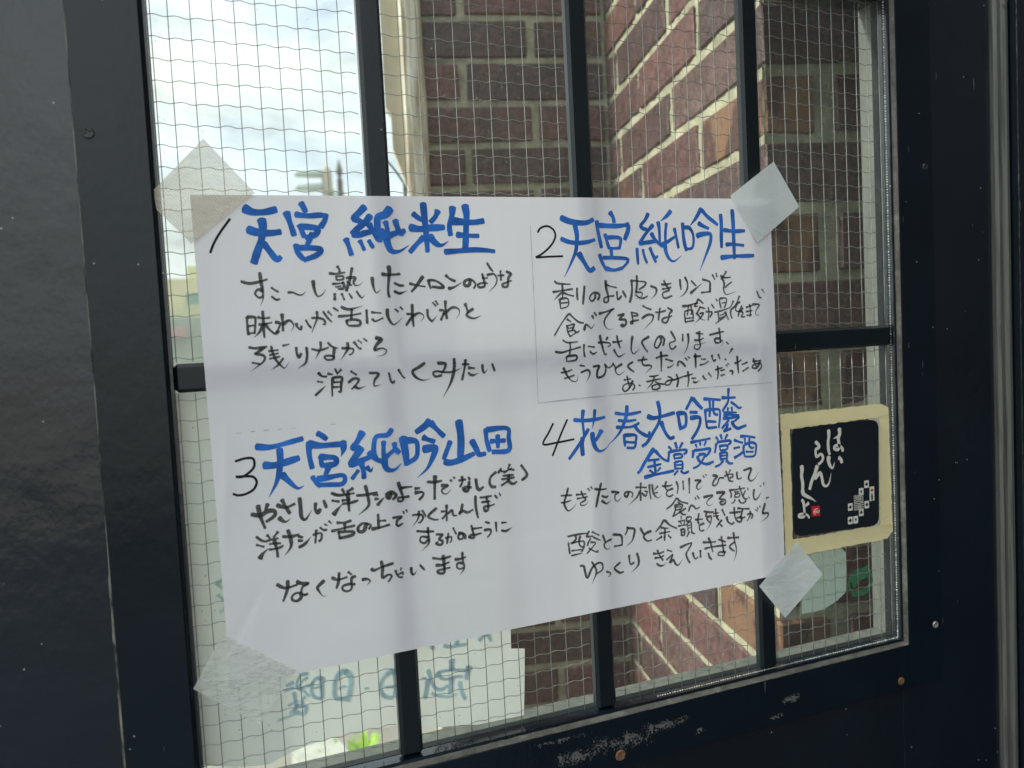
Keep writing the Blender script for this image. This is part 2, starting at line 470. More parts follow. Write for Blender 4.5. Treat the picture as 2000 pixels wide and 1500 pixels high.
def m_tape(name, col, alpha, ribs=0.0, rib_rot=0.6, rib_scale=900, news=False, trans=0.35, wrinkle=0.55):
    T = NT(name); c = T.coord()
    n1 = T.noise(c, 40, 4, 0.6)
    colr = T.mix(T.math('MULTIPLY', n1, 0.25), col, tuple(v * 0.82 for v in col))
    a = alpha
    h = T.noise(c, 120, 3)
    if ribs:
        w = T.n("ShaderNodeTexWave"); w.wave_type = 'BANDS'; w.bands_direction = 'X'
        w.inputs['Scale'].default_value = rib_scale; w.inputs['Distortion'].default_value = 0.6; w.inputs['Detail Scale'].default_value = 2
        T.l(T.mapping(c, (1, 1, 1), (0, 0, 0), (0, rib_rot, 0)), w.inputs['Vector'])
        colr = T.mix(T.math('MULTIPLY', w.outputs[1], ribs), colr, tuple(v * 0.62 for v in col))
        h = T.math('ADD', h, T.math('MULTIPLY', w.outputs[1], 0.5))
    if news:
        mp = T.mapping(c, (190, 1, 1500), (0, 0, 0), (0, -0.55, 0))
        nn = T.noise(mp, 1.0, 2, 0.7)
        msk = T.math('MULTIPLY', T.math('GREATER_THAN', nn, 0.56), T.ramp(T.noise(c, 55, 2), ((0.40, 0.0), (0.55, 0.55))))
        colr = T.mix(msk, colr, (0.25, 0.28, 0.27))
    d = T.bsdf(colr, 0.32, 0, 0.5, T.bump(T.math('ADD', h, T.math('MULTIPLY', T.noise(T.mapping(c, (1, 1, 2.2), (0, 0, 0), (0, 0.7, 0)), 55, 3, 0.55, 0.8), 4.0)), wrinkle, 0.0009))
    t = T.n("ShaderNodeBsdfTranslucent"); T.l(colr, t.inputs[0])
    tr = T.n("ShaderNodeBsdfTransparent"); tr.inputs[0].default_value = (0.95, 0.95, 0.93, 1)
    return T.done(T.mixsh(a, tr.outputs[0], T.mixsh(trans, d, t.outputs[0])))
M_TAPE_BEIGE = m_tape("beige_ribbed_tape", (0.90, 0.83, 0.68), 0.62, 0.55, 0.62, 215, trans=0.22)
M_TAPE_SILVER = m_tape("silvery_ribbed_tape", (0.88, 0.94, 0.94), 0.93, 0.5, -0.75, 260, trans=0.30)
M_TAPE_WASHI = m_tape("pale_printed_tape", (0.84, 0.87, 0.84), 0.55, news=True, trans=0.22)
M_TAPE_CREAM = m_tape("cream_masking_tape", (0.84, 0.74, 0.43), 0.97, trans=0.25, wrinkle=0.16)

# ------------------------------------------------------------------ brush strokes
def catmull(P, n):
    out = []
    for i in range(len(P) - 1):
        p1, p2 = P[i], P[i + 1]
        p0 = P[i - 1] if i > 0 else p1 * 2 - p2
        p3 = P[i + 2] if i + 2 < len(P) else p2 * 2 - p1
        for k in range(n):
            t = k / n
            out.append(0.5 * ((2 * p1) + (p2 - p0) * t + (2 * p0 - 5 * p1 + 4 * p2 - p3) * t * t + (3 * p1 - p0 - 3 * p2 + p3) * t ** 3))
    out.append(P[-1].copy())
    return out

def stroke_mesh(name, data, surf, mat, parent=None, jit=0.10, wmul=1.0, side=-1, blunt=False, base=0.00012, offs=(0, 0), step=0.000012):
    """data: strokes 'flag,width,x,y,...' in tenths of a millimetre; surf(x, z) gives y of the surface."""
    vs, fs, uv = [], [], []
    rnd = random.Random(hash(name) % 1000 + len(data))
    for si, st in enumerate(data.split(';')):
        v = list(map(int, st.split(',')))
        flag, w = v[0], v[1] * 1e-4 * wmul
        P = [Vector((v[i] * 1e-4 + offs[0], v[i + 1] * 1e-4 + offs[1])) for i in range(2, len(v), 2)]
        C = catmull(P, 5 if len(P) > 2 else 6)
        L = [0.0]
        for a, b in zip(C, C[1:]): L.append(L[-1] + (b - a).length)
        tot = max(L[-1], 1e-6)
        lift = base + (si % 24) * step
        # square/rounded ends reach half a width past the end points
        t0 = (C[0] - C[1]).normalized(); t1 = (C[-1] - C[-2]).normalized()
        ext0 = w * (0.42 if blunt or flag == 2 else 0.18); ext1 = w * (0.42 if blunt or flag == 2 else (0.1 if flag == 0 else 0.0))
        C = [C[0] + t0 * ext0] + C + [C[-1] + t1 * ext1]
        L = [0.0] + [l + ext0 for l in L] + [tot + ext0 + ext1]
        u0 = rnd.random() * 50
        b0 = len(vs)
        n = len(C)
        ph = rnd.random() * 6
        for i, p in enumerate(C):
            t = (C[min(i + 1, n - 1)] - C[max(i - 1, 0)]).normalized()
            nn = Vector((-t.y, t.x))
            s = L[i] / L[-1]
            if flag == 2 or blunt:
                ww = w * (0.62 if i in (0, n - 1) else 1.0)
            else:
                ww = w * (0.86 + 0.22 * math.exp(-((s - 0.10) / 0.16) ** 2) + jit * math.sin(ph + s * 5 + p.x * 90))
                if i == 0: ww = w * 0.38
                if flag == 1: ww *= max(0.10, 1 - max(0, s - 0.45) / 0.55 * 0.92)
                else:
                    if i == n - 1: ww *= 0.45
                    elif s > 0.85: ww *= 0.92
            for sd, vv in ((-1, 0.0), (1, 1.0)):
                q = p + nn * (sd * ww * 0.5)
                vs.append((q.x, surf(q.x, q.y) + side * lift, q.y))
                uv.append((u0 + L[i] * 100, vv))
        for i in range(n - 1):
            a = b0 + 2 * i
            fs.append((a, a + 1, a + 3, a + 2))
    return from_py(name, vs, fs, mat, parent, uv=uv)

POSTER_INK = [
  ('number', 'k', '2,16,210,2826,148,2745,109,2682,87,2632'),
  ('heading', 'b', '0,46,295,2892,345,2869,412,2868,485,2885;0,49,392,2826,397,2777,382,2698,355,2634,328,2561;0,46,308,2765,364,2747,436,2742,501,2749;0,39,393,2683,423,2638,462,2583,490,2597;0,37,633,2925,648,2895,658,2867;0,40,542,2868,557,2810,569,2765,578,2725;0,35,595,2855,664,2845,744,2850,779,2845;0,38,777,2855,772,2819,741,2774;0,37,617,2790,627,2750,639,2715;0,38,619,2780,674,2777,723,2764,705,2729,644,2710;0,33,688,2739,667,2694,650,2664;0,35,584,2670,590,2625,624,2579;0,35,594,2650,664,2649,733,2638,705,2603,623,2574;0,39,1028,2903,983,2860,952,2829,985,2814,1020,2798;0,39,1060,2847,1026,2808,982,2773,949,2747,932,2732;0,39,937,2729,978,2726,1026,2739,1069,2746;0,37,1046,2793,1074,2741,1097,2699,1123,2694;0,36,893,2702,906,2661,922,2599;0,29,981,2690,994,2659,1005,2628;0,29,1038,2690,1052,2663,1064,2643;0,45,1191,2893,1156,2854,1107,2834,1100,2772,1104,2720,1140,2709;0,34,1153,2808,1161,2771,1163,2719;0,35,1218,2818,1226,2781,1244,2734,1266,2729;0,40,1117,2751,1157,2719,1212,2734,1278,2749;1,42,1153,2730,1159,2667,1182,2620,1236,2619,1298,2655;0,41,1411,2925,1413,2875,1417,2769,1420,2663,1419,2610;0,35,1338,2859,1366,2836,1398,2814;0,38,1508,2878,1488,2838,1452,2801;0,46,1312,2770,1377,2759,1461,2766,1545,2769;0,38,1401,2706,1348,2659,1301,2610;1,41,1441,2716,1471,2673,1514,2651,1567,2677;0,41,1611,2902,1601,2843,1580,2779,1584,2715;0,45,1593,2811,1661,2805,1747,2800,1824,2810;0,47,1697,2913,1704,2848,1696,2767,1687,2681,1680,2616;0,34,1627,2720,1695,2713,1782,2710;0,36,1537,2608,1619,2612,1735,2618,1822,2614,1889,2605'),
  ('line', 'k', '0,18,246,2455,292,2441,350,2449,399,2463;1,19,358,2504,361,2452,367,2392,366,2347,346,2301;0,17,367,2392,342,2403,321,2379,343,2353,367,2362;0,14,419,2412,442,2394,459,2384;0,14,416,2358,443,2337,465,2341;1,15,514,2379,544,2378,577,2362,602,2363,626,2383;1,19,671,2447,675,2396,691,2350,722,2359,747,2391;0,18,827,2532,838,2511,839,2493;0,15,773,2489,818,2484,873,2492;0,13,814,2468,818,2445;0,13,814,2468,856,2469,857,2449,818,2445;0,13,788,2422,834,2424,863,2432;0,17,853,2431,861,2410,852,2390,821,2391;0,12,807,2402,843,2406;0,20,919,2519,910,2486,900,2445,885,2409,872,2374;1,17,878,2456,914,2459,935,2454,922,2429,931,2410,957,2410,982,2430;0,14,881,2435,908,2408;0,20,799,2361,796,2320;0,15,842,2360,857,2318;0,13,889,2358,907,2326;1,14,936,2372,955,2340,970,2329,990,2349;1,19,1042,2456,1046,2399,1062,2357,1095,2379;0,22,1154,2526,1156,2484,1147,2427,1140,2364,1145,2325;0,19,1105,2475,1150,2469,1226,2472;0,17,1184,2415,1220,2398,1247,2397;1,18,1180,2363,1217,2348,1270,2365;0,21,1378,2452,1353,2421,1323,2384,1293,2354;0,15,1284,2409,1335,2395,1389,2385;0,19,1412,2429,1418,2397,1425,2370;0,18,1417,2427,1465,2420,1507,2389,1506,2373,1434,2383;0,20,1532,2455,1561,2430,1597,2413;1,19,1545,2366,1586,2375,1645,2406;0,19,1704,2420,1690,2383,1661,2384,1663,2411,1704,2423,1737,2392,1723,2360;0,16,1788,2459,1800,2412,1800,2374,1764,2367,1754,2386,1790,2396,1825,2392;0,14,1786,2429,1827,2428;0,16,1828,2529,1849,2493,1868,2470;1,16,1823,2447,1870,2454,1892,2420,1877,2377,1827,2332;0,14,1899,2442,1947,2443;0,15,1922,2475,1921,2408;0,17,1963,2468,1995,2450,1976,2423,1966,2368,1936,2366,1931,2383,1968,2396,1998,2406'),
  ('line', 'k', '0,17,264,2241,262,2194,264,2130;0,17,266,2241,304,2237,312,2222,301,2138;0,15,266,2184,302,2187;0,15,268,2140,301,2143;0,17,357,2272,357,2215,355,2155,356,2110;0,14,325,2236,356,2227,397,2230;0,15,329,2191,363,2192,407,2200;1,17,353,2190,330,2146,294,2113;0,18,363,2194,393,2153,421,2131,446,2145;0,19,469,2249,470,2199,468,2144;0,17,426,2201,455,2192,442,2160,426,2136;1,17,469,2184,510,2207,534,2176,514,2136;0,17,550,2187,556,2164,575,2148,581,2171;0,14,609,2205,626,2171,640,2155;0,15,645,2216,685,2214,719,2202,727,2176,712,2172;1,16,680,2255,680,2214,662,2174,640,2124;0,14,718,2253,745,2211,769,2184;0,13,748,2252,772,2225;0,13,783,2273,815,2251;1,17,832,2276,883,2259,973,2278;0,16,810,2218,880,2220,956,2230;0,19,898,2258,891,2199;0,16,859,2190,865,2159;0,17,859,2190,909,2193,945,2181,937,2155,870,2156;0,18,992,2251,991,2163;0,14,1022,2234,1085,2226;0,14,1024,2192,1044,2176,1096,2194;1,19,1127,2251,1127,2203,1150,2155,1177,2153,1223,2191;0,14,1178,2248,1199,2229;0,14,1212,2260,1229,2241;0,19,1292,2273,1291,2222,1290,2174,1293,2129;0,17,1252,2213,1290,2206,1271,2175,1244,2139;1,16,1289,2196,1335,2215,1366,2192,1341,2156;1,19,1392,2236,1394,2191,1414,2160,1425,2162,1456,2193;0,13,1431,2280,1454,2255;0,13,1451,2290,1469,2263;0,20,1519,2287,1517,2228,1522,2168;0,17,1475,2227,1503,2223,1495,2191,1479,2160;1,17,1501,2196,1561,2240,1606,2230,1609,2197,1584,2165;0,20,1654,2263,1664,2233,1673,2199;1,21,1710,2225,1680,2210,1660,2184,1711,2162,1765,2179'),
  ('line', 'k', '0,18,261,2056,303,2048,366,2054;1,17,351,2050,311,2023,296,2014,343,2001,340,1966,259,1909;0,13,273,1963,320,1950;1,17,391,2055,397,2017,413,1971,444,1929,463,1917,490,1951;0,13,374,2026,432,2030;0,13,377,2001,431,2010;0,13,375,1979,439,1989;1,13,458,1978,425,1940,379,1910;0,12,459,2054,499,2061;0,18,539,2039,541,2003,551,1977,568,2001;1,19,601,2035,602,1989,588,1939,541,1909;0,15,632,2023,680,2012,737,2027;1,17,689,2065,685,2020,650,1960;0,14,734,2058,757,2031,792,2018;0,17,772,2019,763,1973,762,1953,721,1950,707,1972,743,1975,770,1963;0,15,818,2017,859,2014,890,2007,883,1981,861,1972;1,16,857,2050,854,2009,830,1974,804,1940;0,15,896,2053,927,2010,942,2009;0,11,923,2062,947,2042;0,12,960,2070,982,2051;1,21,1037,2071,1073,2056,1044,2029,1026,1993,1074,2001,1103,1983,1082,1958,1033,1951'),
  ('line', 'k', '0,17,661,1872,683,1850,713,1845;0,13,652,1819,685,1811;1,17,633,1733,666,1759,703,1789;0,14,719,1863,749,1856;0,13,767,1891,776,1864;0,14,805,1883,775,1856;0,16,748,1835,741,1784,737,1719;0,17,748,1835,804,1833,798,1790,792,1743,777,1747;0,13,751,1806,797,1805;0,13,748,1775,795,1774;0,14,864,1868,899,1842;0,16,843,1797,881,1820,912,1812,894,1782,861,1753;1,16,878,1773,908,1755,956,1767;1,18,981,1849,1041,1839,1012,1799,1009,1763,1058,1769;0,15,1108,1840,1118,1786,1133,1774,1142,1787;0,14,1172,1857,1196,1812,1211,1798;1,20,1350,1887,1310,1863,1266,1839,1283,1800,1331,1775,1388,1784;0,19,1437,1881,1490,1872,1482,1840,1464,1819,1436,1827,1404,1821,1416,1793,1462,1798;1,16,1458,1820,1531,1815,1602,1837;1,21,1552,1903,1552,1857,1542,1803,1514,1734,1460,1651;0,16,1607,1861,1656,1858;0,19,1632,1890,1622,1835,1607,1782,1599,1755;0,17,1648,1834,1694,1828;1,16,1646,1801,1674,1782,1724,1795;1,17,1751,1849,1752,1810,1762,1792,1788,1818;0,17,1822,1849,1837,1798'),
  ('number', 'k', '2,16,2216,2732,2238,2759,2290,2772,2335,2746,2347,2704,2325,2657,2280,2612,2226,2575,2191,2559,2272,2561,2392,2563'),
  ('heading', 'b', '0,41,2397,2830,2453,2807,2524,2794,2596,2795,2651,2817;1,34,2503,2775,2514,2715,2510,2655,2497,2591,2453,2506,2400,2416;0,32,2390,2684,2439,2664,2510,2653,2588,2658,2655,2674;0,37,2520,2582,2555,2525,2600,2459,2640,2476;0,33,2787,2868,2810,2833,2818,2794;0,30,2677,2806,2681,2748,2694,2674,2705,2617;0,35,2693,2776,2767,2771,2841,2770,2917,2776;0,35,2918,2787,2931,2750,2896,2671;0,28,2738,2712,2750,2665,2767,2608;0,28,2757,2688,2811,2690,2861,2681,2859,2641,2849,2611;0,23,2772,2610,2857,2613;0,26,2781,2599,2785,2546;0,26,2685,2570,2702,2518,2733,2456;0,26,2713,2546,2803,2544,2903,2535,2912,2513,2869,2470;0,28,2733,2469,2798,2456,2869,2470;0,29,3101,2857,3072,2811,3034,2771,3053,2749,3084,2744;0,29,3137,2775,3099,2740,3055,2692,3016,2643;0,31,3016,2643,3063,2647,3167,2659;0,24,2994,2608,2995,2551,2997,2493;0,22,3042,2599,3052,2550,3072,2500;0,22,3102,2607,3120,2557,3148,2503;0,22,3101,2611,3122,2566,3146,2537,3165,2550;1,29,3294,2877,3258,2841,3198,2801;0,29,3118,2715,3149,2668,3199,2627,3235,2622;0,27,3182,2797,3189,2735,3189,2645;0,24,3252,2788,3241,2725,3237,2649;0,27,3204,2632,3258,2653,3324,2689;1,27,3233,2636,3238,2577,3267,2523,3308,2509,3372,2548;0,25,3319,2749,3334,2679,3348,2603;0,30,3393,2787,3394,2710,3401,2642,3417,2583;0,25,3402,2755,3450,2751,3480,2705,3482,2641,3464,2601,3415,2597;1,30,3561,2895,3514,2827,3451,2760;0,30,3564,2886,3613,2836,3666,2799,3704,2772;0,30,3531,2786,3576,2763,3622,2745;1,33,3512,2691,3562,2704,3633,2703,3630,2639,3580,2535,3525,2428;0,31,3733,2850,3737,2776,3732,2684,3731,2601;0,31,3757,2734,3841,2724,3950,2726;0,33,3841,2884,3845,2799,3845,2683,3845,2515;0,26,3771,2623,3836,2625,3938,2614;0,31,3721,2525,3832,2534,3946,2534,4026,2535'),
  ('line', 'k', '0,14,2320,2392,2349,2374,2444,2366;0,15,2380,2364,2379,2317,2376,2275;0,15,2303,2316,2375,2324,2459,2332;1,13,2369,2309,2344,2289,2307,2258;0,15,2383,2309,2421,2294,2465,2282;0,15,2352,2267,2355,2228,2357,2198;0,14,2357,2267,2409,2269,2422,2243,2411,2213,2362,2198;0,12,2360,2237,2417,2239;0,16,2493,2339,2490,2292,2493,2253;0,17,2552,2350,2544,2294,2532,2221;0,16,2634,2291,2632,2265,2606,2240,2588,2266,2620,2300,2659,2294,2667,2272,2651,2247;0,17,2723,2384,2725,2327,2737,2274,2734,2234,2704,2231,2706,2257,2741,2269,2786,2272;0,13,2717,2358,2761,2341,2810,2330;0,16,2811,2302,2811,2258,2820,2244,2847,2270;0,16,2859,2304,2884,2255;0,19,2934,2381,2936,2319,2928,2267,2910,2219;0,14,2929,2377,2990,2371,3051,2360,3039,2334,2992,2309;0,18,2980,2411,2979,2353,2971,2309,2965,2287;1,14,2965,2292,3016,2286,3009,2259,2962,2243;0,13,2959,2274,2993,2251,3024,2245,3064,2261;1,16,3091,2332,3137,2313,3135,2281,3118,2259,3088,2234;0,16,3183,2340,3223,2339,3268,2346;0,16,3206,2369,3222,2337,3252,2295;0,15,3189,2306,3226,2309,3266,2317;0,15,3252,2295,3198,2279,3192,2257,3212,2238,3273,2254;0,17,3347,2373,3348,2342,3353,2296;1,18,3391,2388,3410,2349,3408,2303,3378,2263,3334,2238;0,15,3446,2359,3487,2319;1,18,3433,2266,3478,2296,3546,2340;0,18,3545,2367,3607,2347,3610,2305,3608,2269;0,14,3528,2267,3614,2273;0,14,3637,2399,3658,2362;0,14,3671,2410,3678,2380;0,17,3764,2421,3737,2385,3714,2362;0,15,3709,2388,3753,2373,3802,2376;1,14,3725,2371,3740,2329,3732,2287,3747,2250,3781,2248,3853,2269;0,14,3808,2338,3767,2314,3744,2296'),
  ('line', 'k', '0,14,2417,2161,2361,2100,2298,2013;0,15,2422,2161,2458,2125,2495,2097,2531,2089;0,14,2400,2123,2433,2102;0,15,2392,2072,2451,2086,2450,2069,2439,2044;0,13,2398,2080,2400,2042,2417,2000;0,12,2406,2058,2444,2061;0,12,2405,2037,2453,2043;0,12,2417,2000,2461,2021;0,14,2453,2043,2471,2025,2494,2037;1,17,2530,2039,2547,2077,2571,2063,2590,2049,2619,2082;0,15,2600,2140,2613,2115;0,14,2618,2161,2637,2136;0,17,2655,2150,2715,2161,2781,2180;1,13,2766,2176,2707,2117,2695,2074,2722,2037,2772,2037;0,17,2808,2130,2859,2137,2827,2112,2821,2099,2867,2096,2870,2065,2844,2049,2829,2058,2850,2066;0,13,2916,2147,2966,2136,2970,2123,2929,2120;0,15,2921,2147,2928,2098,2926,2067,2911,2068,2917,2081,2979,2089;0,14,3016,2192,3051,2173,3089,2160;1,16,3005,2099,3053,2123,3100,2117,3092,2081,3054,2047,3011,2013;0,14,3122,2138,3164,2138,3212,2147;0,16,3163,2168,3152,2123,3145,2078;0,15,3226,2167,3265,2145,3242,2123,3229,2079,3207,2057,3178,2068,3187,2090,3262,2104;0,17,3355,2173,3406,2175,3461,2187,3494,2190;0,14,3374,2136,3372,2095,3377,2049;0,14,3382,2135,3437,2142,3446,2119,3449,2073;0,13,3411,2175,3404,2139,3397,2103;0,13,3433,2179,3435,2115,3424,2111;0,12,3379,2081,3450,2082;0,14,3378,2053,3454,2063;0,15,3501,2222,3483,2195,3465,2168,3493,2167;0,14,3506,2217,3543,2183;0,13,3509,2162,3557,2146;0,15,3514,2162,3490,2126,3473,2108;1,14,3506,2111,3539,2114,3510,2079,3453,2036;1,14,3484,2112,3520,2069,3564,2058;0,15,3562,2123,3617,2116,3598,2079;0,14,3586,2154,3588,2103,3580,2057;0,13,3614,2176,3641,2145;0,11,3658,2216,3671,2197;0,14,3689,2215,3693,2177,3702,2144;0,14,3695,2217,3751,2217,3749,2180,3730,2143;0,12,3710,2181,3744,2185;0,13,3639,2115,3707,2125,3775,2141;0,13,3672,2113,3676,2071,3674,2043;0,12,3688,2089,3722,2097;0,12,3681,2066,3721,2078;0,14,3728,2111,3750,2086,3765,2053;0,14,3745,2114,3732,2078,3646,2031;0,13,3818,2196,3799,2159,3775,2141;0,15,3833,2153,3791,2122,3794,2070,3805,2065;0,16,3876,2228,3851,2180,3833,2157;0,15,3880,2184,3850,2166,3837,2120,3876,2113,3906,2135;0,16,3896,2155,3870,2109,3857,2072;0,15,3882,2113,3904,2098,3885,2070,3920,2069;0,14,3935,2139,3993,2151;0,14,3933,2106,3992,2113;0,15,3968,2161,3974,2114,3966,2067;0,13,3938,2077,3984,2080;1,15,3994,2160,4058,2155,4026,2111,4025,2078,4063,2076;0,13,4040,2262,4061,2214,4081,2209;1,11,4087,2275,4115,2236'),
  ('line', 'k', '0,13,2359,1978,2398,1958,2478,1960;0,15,2415,1957,2415,1918,2404,1867;0,15,2297,1900,2346,1892,2414,1905,2497,1922;0,15,2380,1860,2382,1825;0,16,2382,1862,2455,1864,2455,1833,2390,1825;0,16,2525,1938,2520,1899,2524,1851;0,13,2556,1923,2609,1913;0,13,2568,1887,2591,1866,2622,1877;0,14,2636,1944,2685,1944,2730,1934,2734,1919,2713,1909;0,17,2654,1996,2661,1952,2673,1902,2685,1858,2703,1859;0,15,2717,1979,2701,1958;0,14,2755,1942,2795,1939,2833,1946;0,16,2790,1986,2798,1944,2813,1894;1,16,2762,1888,2780,1852,2804,1832,2856,1858;1,17,2919,1974,2908,1919,2905,1870,2927,1847,2973,1880;0,16,3058,1964,2999,1932,3012,1891,3041,1851;0,17,3154,1954,3160,1922,3126,1877,3101,1894,3125,1947,3162,1961,3187,1934,3174,1890;0,15,3247,1992,3267,1957,3281,1922,3232,1905,3235,1872,3256,1860,3286,1881;0,16,3348,1966,3345,1912;1,17,3394,1966,3396,1913,3380,1859,3350,1815;0,14,3464,1967,3527,1956;0,14,3448,1915,3492,1912,3531,1926;1,16,3495,1979,3492,1921,3498,1870,3477,1844,3445,1855,3451,1878,3490,1880,3551,1893;0,16,3585,1946,3643,1955,3717,1965;0,17,3676,1993,3682,1943,3684,1882;1,15,3678,1915,3636,1913,3640,1885,3679,1883,3702,1900,3706,1872,3683,1854;0,12,3738,1884,3757,1866'),
  ('line', 'k', '1,16,2354,1784,2370,1744,2392,1708,2419,1684,2453,1685,2466,1728;0,14,2332,1751,2371,1752,2420,1766;0,13,2356,1708,2397,1716,2436,1726;0,13,2484,1792,2523,1783;1,16,2488,1740,2540,1755,2559,1734,2547,1700,2526,1671;0,16,2586,1776,2635,1777,2619,1743,2616,1704,2630,1694,2671,1709,2689,1752,2681,1787,2709,1759,2745,1774;0,16,2746,1787,2764,1764,2768,1746;1,16,2823,1778,2774,1754,2767,1728,2791,1702,2846,1727;0,16,2913,1787,2871,1765,2885,1738,2919,1713;0,15,2955,1796,2996,1797,3035,1799;1,16,3005,1819,2990,1784,3004,1756,3051,1753,3066,1738,3011,1695;0,15,3109,1803,3159,1814,3212,1815;0,17,3153,1846,3153,1791,3148,1701;0,14,3187,1789,3253,1769;1,14,3202,1726,3229,1729,3262,1752;0,17,3292,1732,3299,1763,3325,1757,3361,1722;0,12,3359,1787,3380,1767;0,12,3384,1794,3402,1782;0,17,3436,1793,3502,1791;0,17,3451,1813,3451,1762,3450,1707;0,12,3500,1768,3544,1765;0,12,3487,1725,3526,1729,3566,1748;0,17,3599,1792,3605,1761,3618,1746,3633,1759;0,15,3657,1795,3672,1757;1,17,3792,1831,3774,1811,3756,1787;0,13,3717,1754,3731,1746;0,16,3806,1715,3841,1722,3870,1739;0,18,3832,1770,3834,1708,3839,1637;0,15,3874,1701,3927,1716;0,15,3877,1648,3936,1675;0,15,3974,1718,4020,1719,4050,1722;0,15,3983,1741,3996,1697,4012,1672;0,16,4044,1718,4012,1667,3971,1670,3984,1693,4043,1699,4053,1669,4022,1638'),
  ('line', 'k', '0,13,2832,1661,2860,1663,2891,1666;0,13,2859,1690,2864,1650,2877,1604;0,15,2905,1651,2877,1604,2840,1578,2818,1595,2832,1625,2889,1634,2918,1610,2901,1579;0,12,2955,1616,2967,1606;0,13,3046,1672,3083,1669,3125,1675;0,14,3018,1633,3065,1639,3145,1646;1,15,3088,1669,3070,1625,3015,1577;0,13,3091,1628,3132,1611,3174,1603;0,15,3063,1598,3067,1571;0,15,3063,1598,3111,1608,3131,1588,3109,1572,3067,1573;0,14,3202,1658,3238,1639,3215,1600,3183,1598,3178,1612,3205,1628,3259,1631,3357,1653;0,17,3277,1669,3291,1626,3277,1574;0,14,3352,1649,3423,1662;0,15,3378,1684,3383,1628,3372,1569;0,13,3410,1629,3449,1628;1,14,3420,1602,3447,1596,3486,1611;0,14,3510,1642,3525,1618,3542,1614;0,14,3561,1659,3587,1629;0,14,3623,1678,3691,1690;0,15,3647,1705,3650,1655,3639,1604;0,12,3673,1668,3713,1674;0,13,3671,1630,3711,1637;0,11,3723,1711,3737,1696;0,11,3738,1719,3754,1709;0,16,3757,1657,3780,1660,3785,1645,3776,1629'),
  ('number', 'k', '2,16,2248,1397,2211,1338,2164,1262,2268,1262,2401,1272;2,16,2359,1414,2305,1319,2232,1177'),
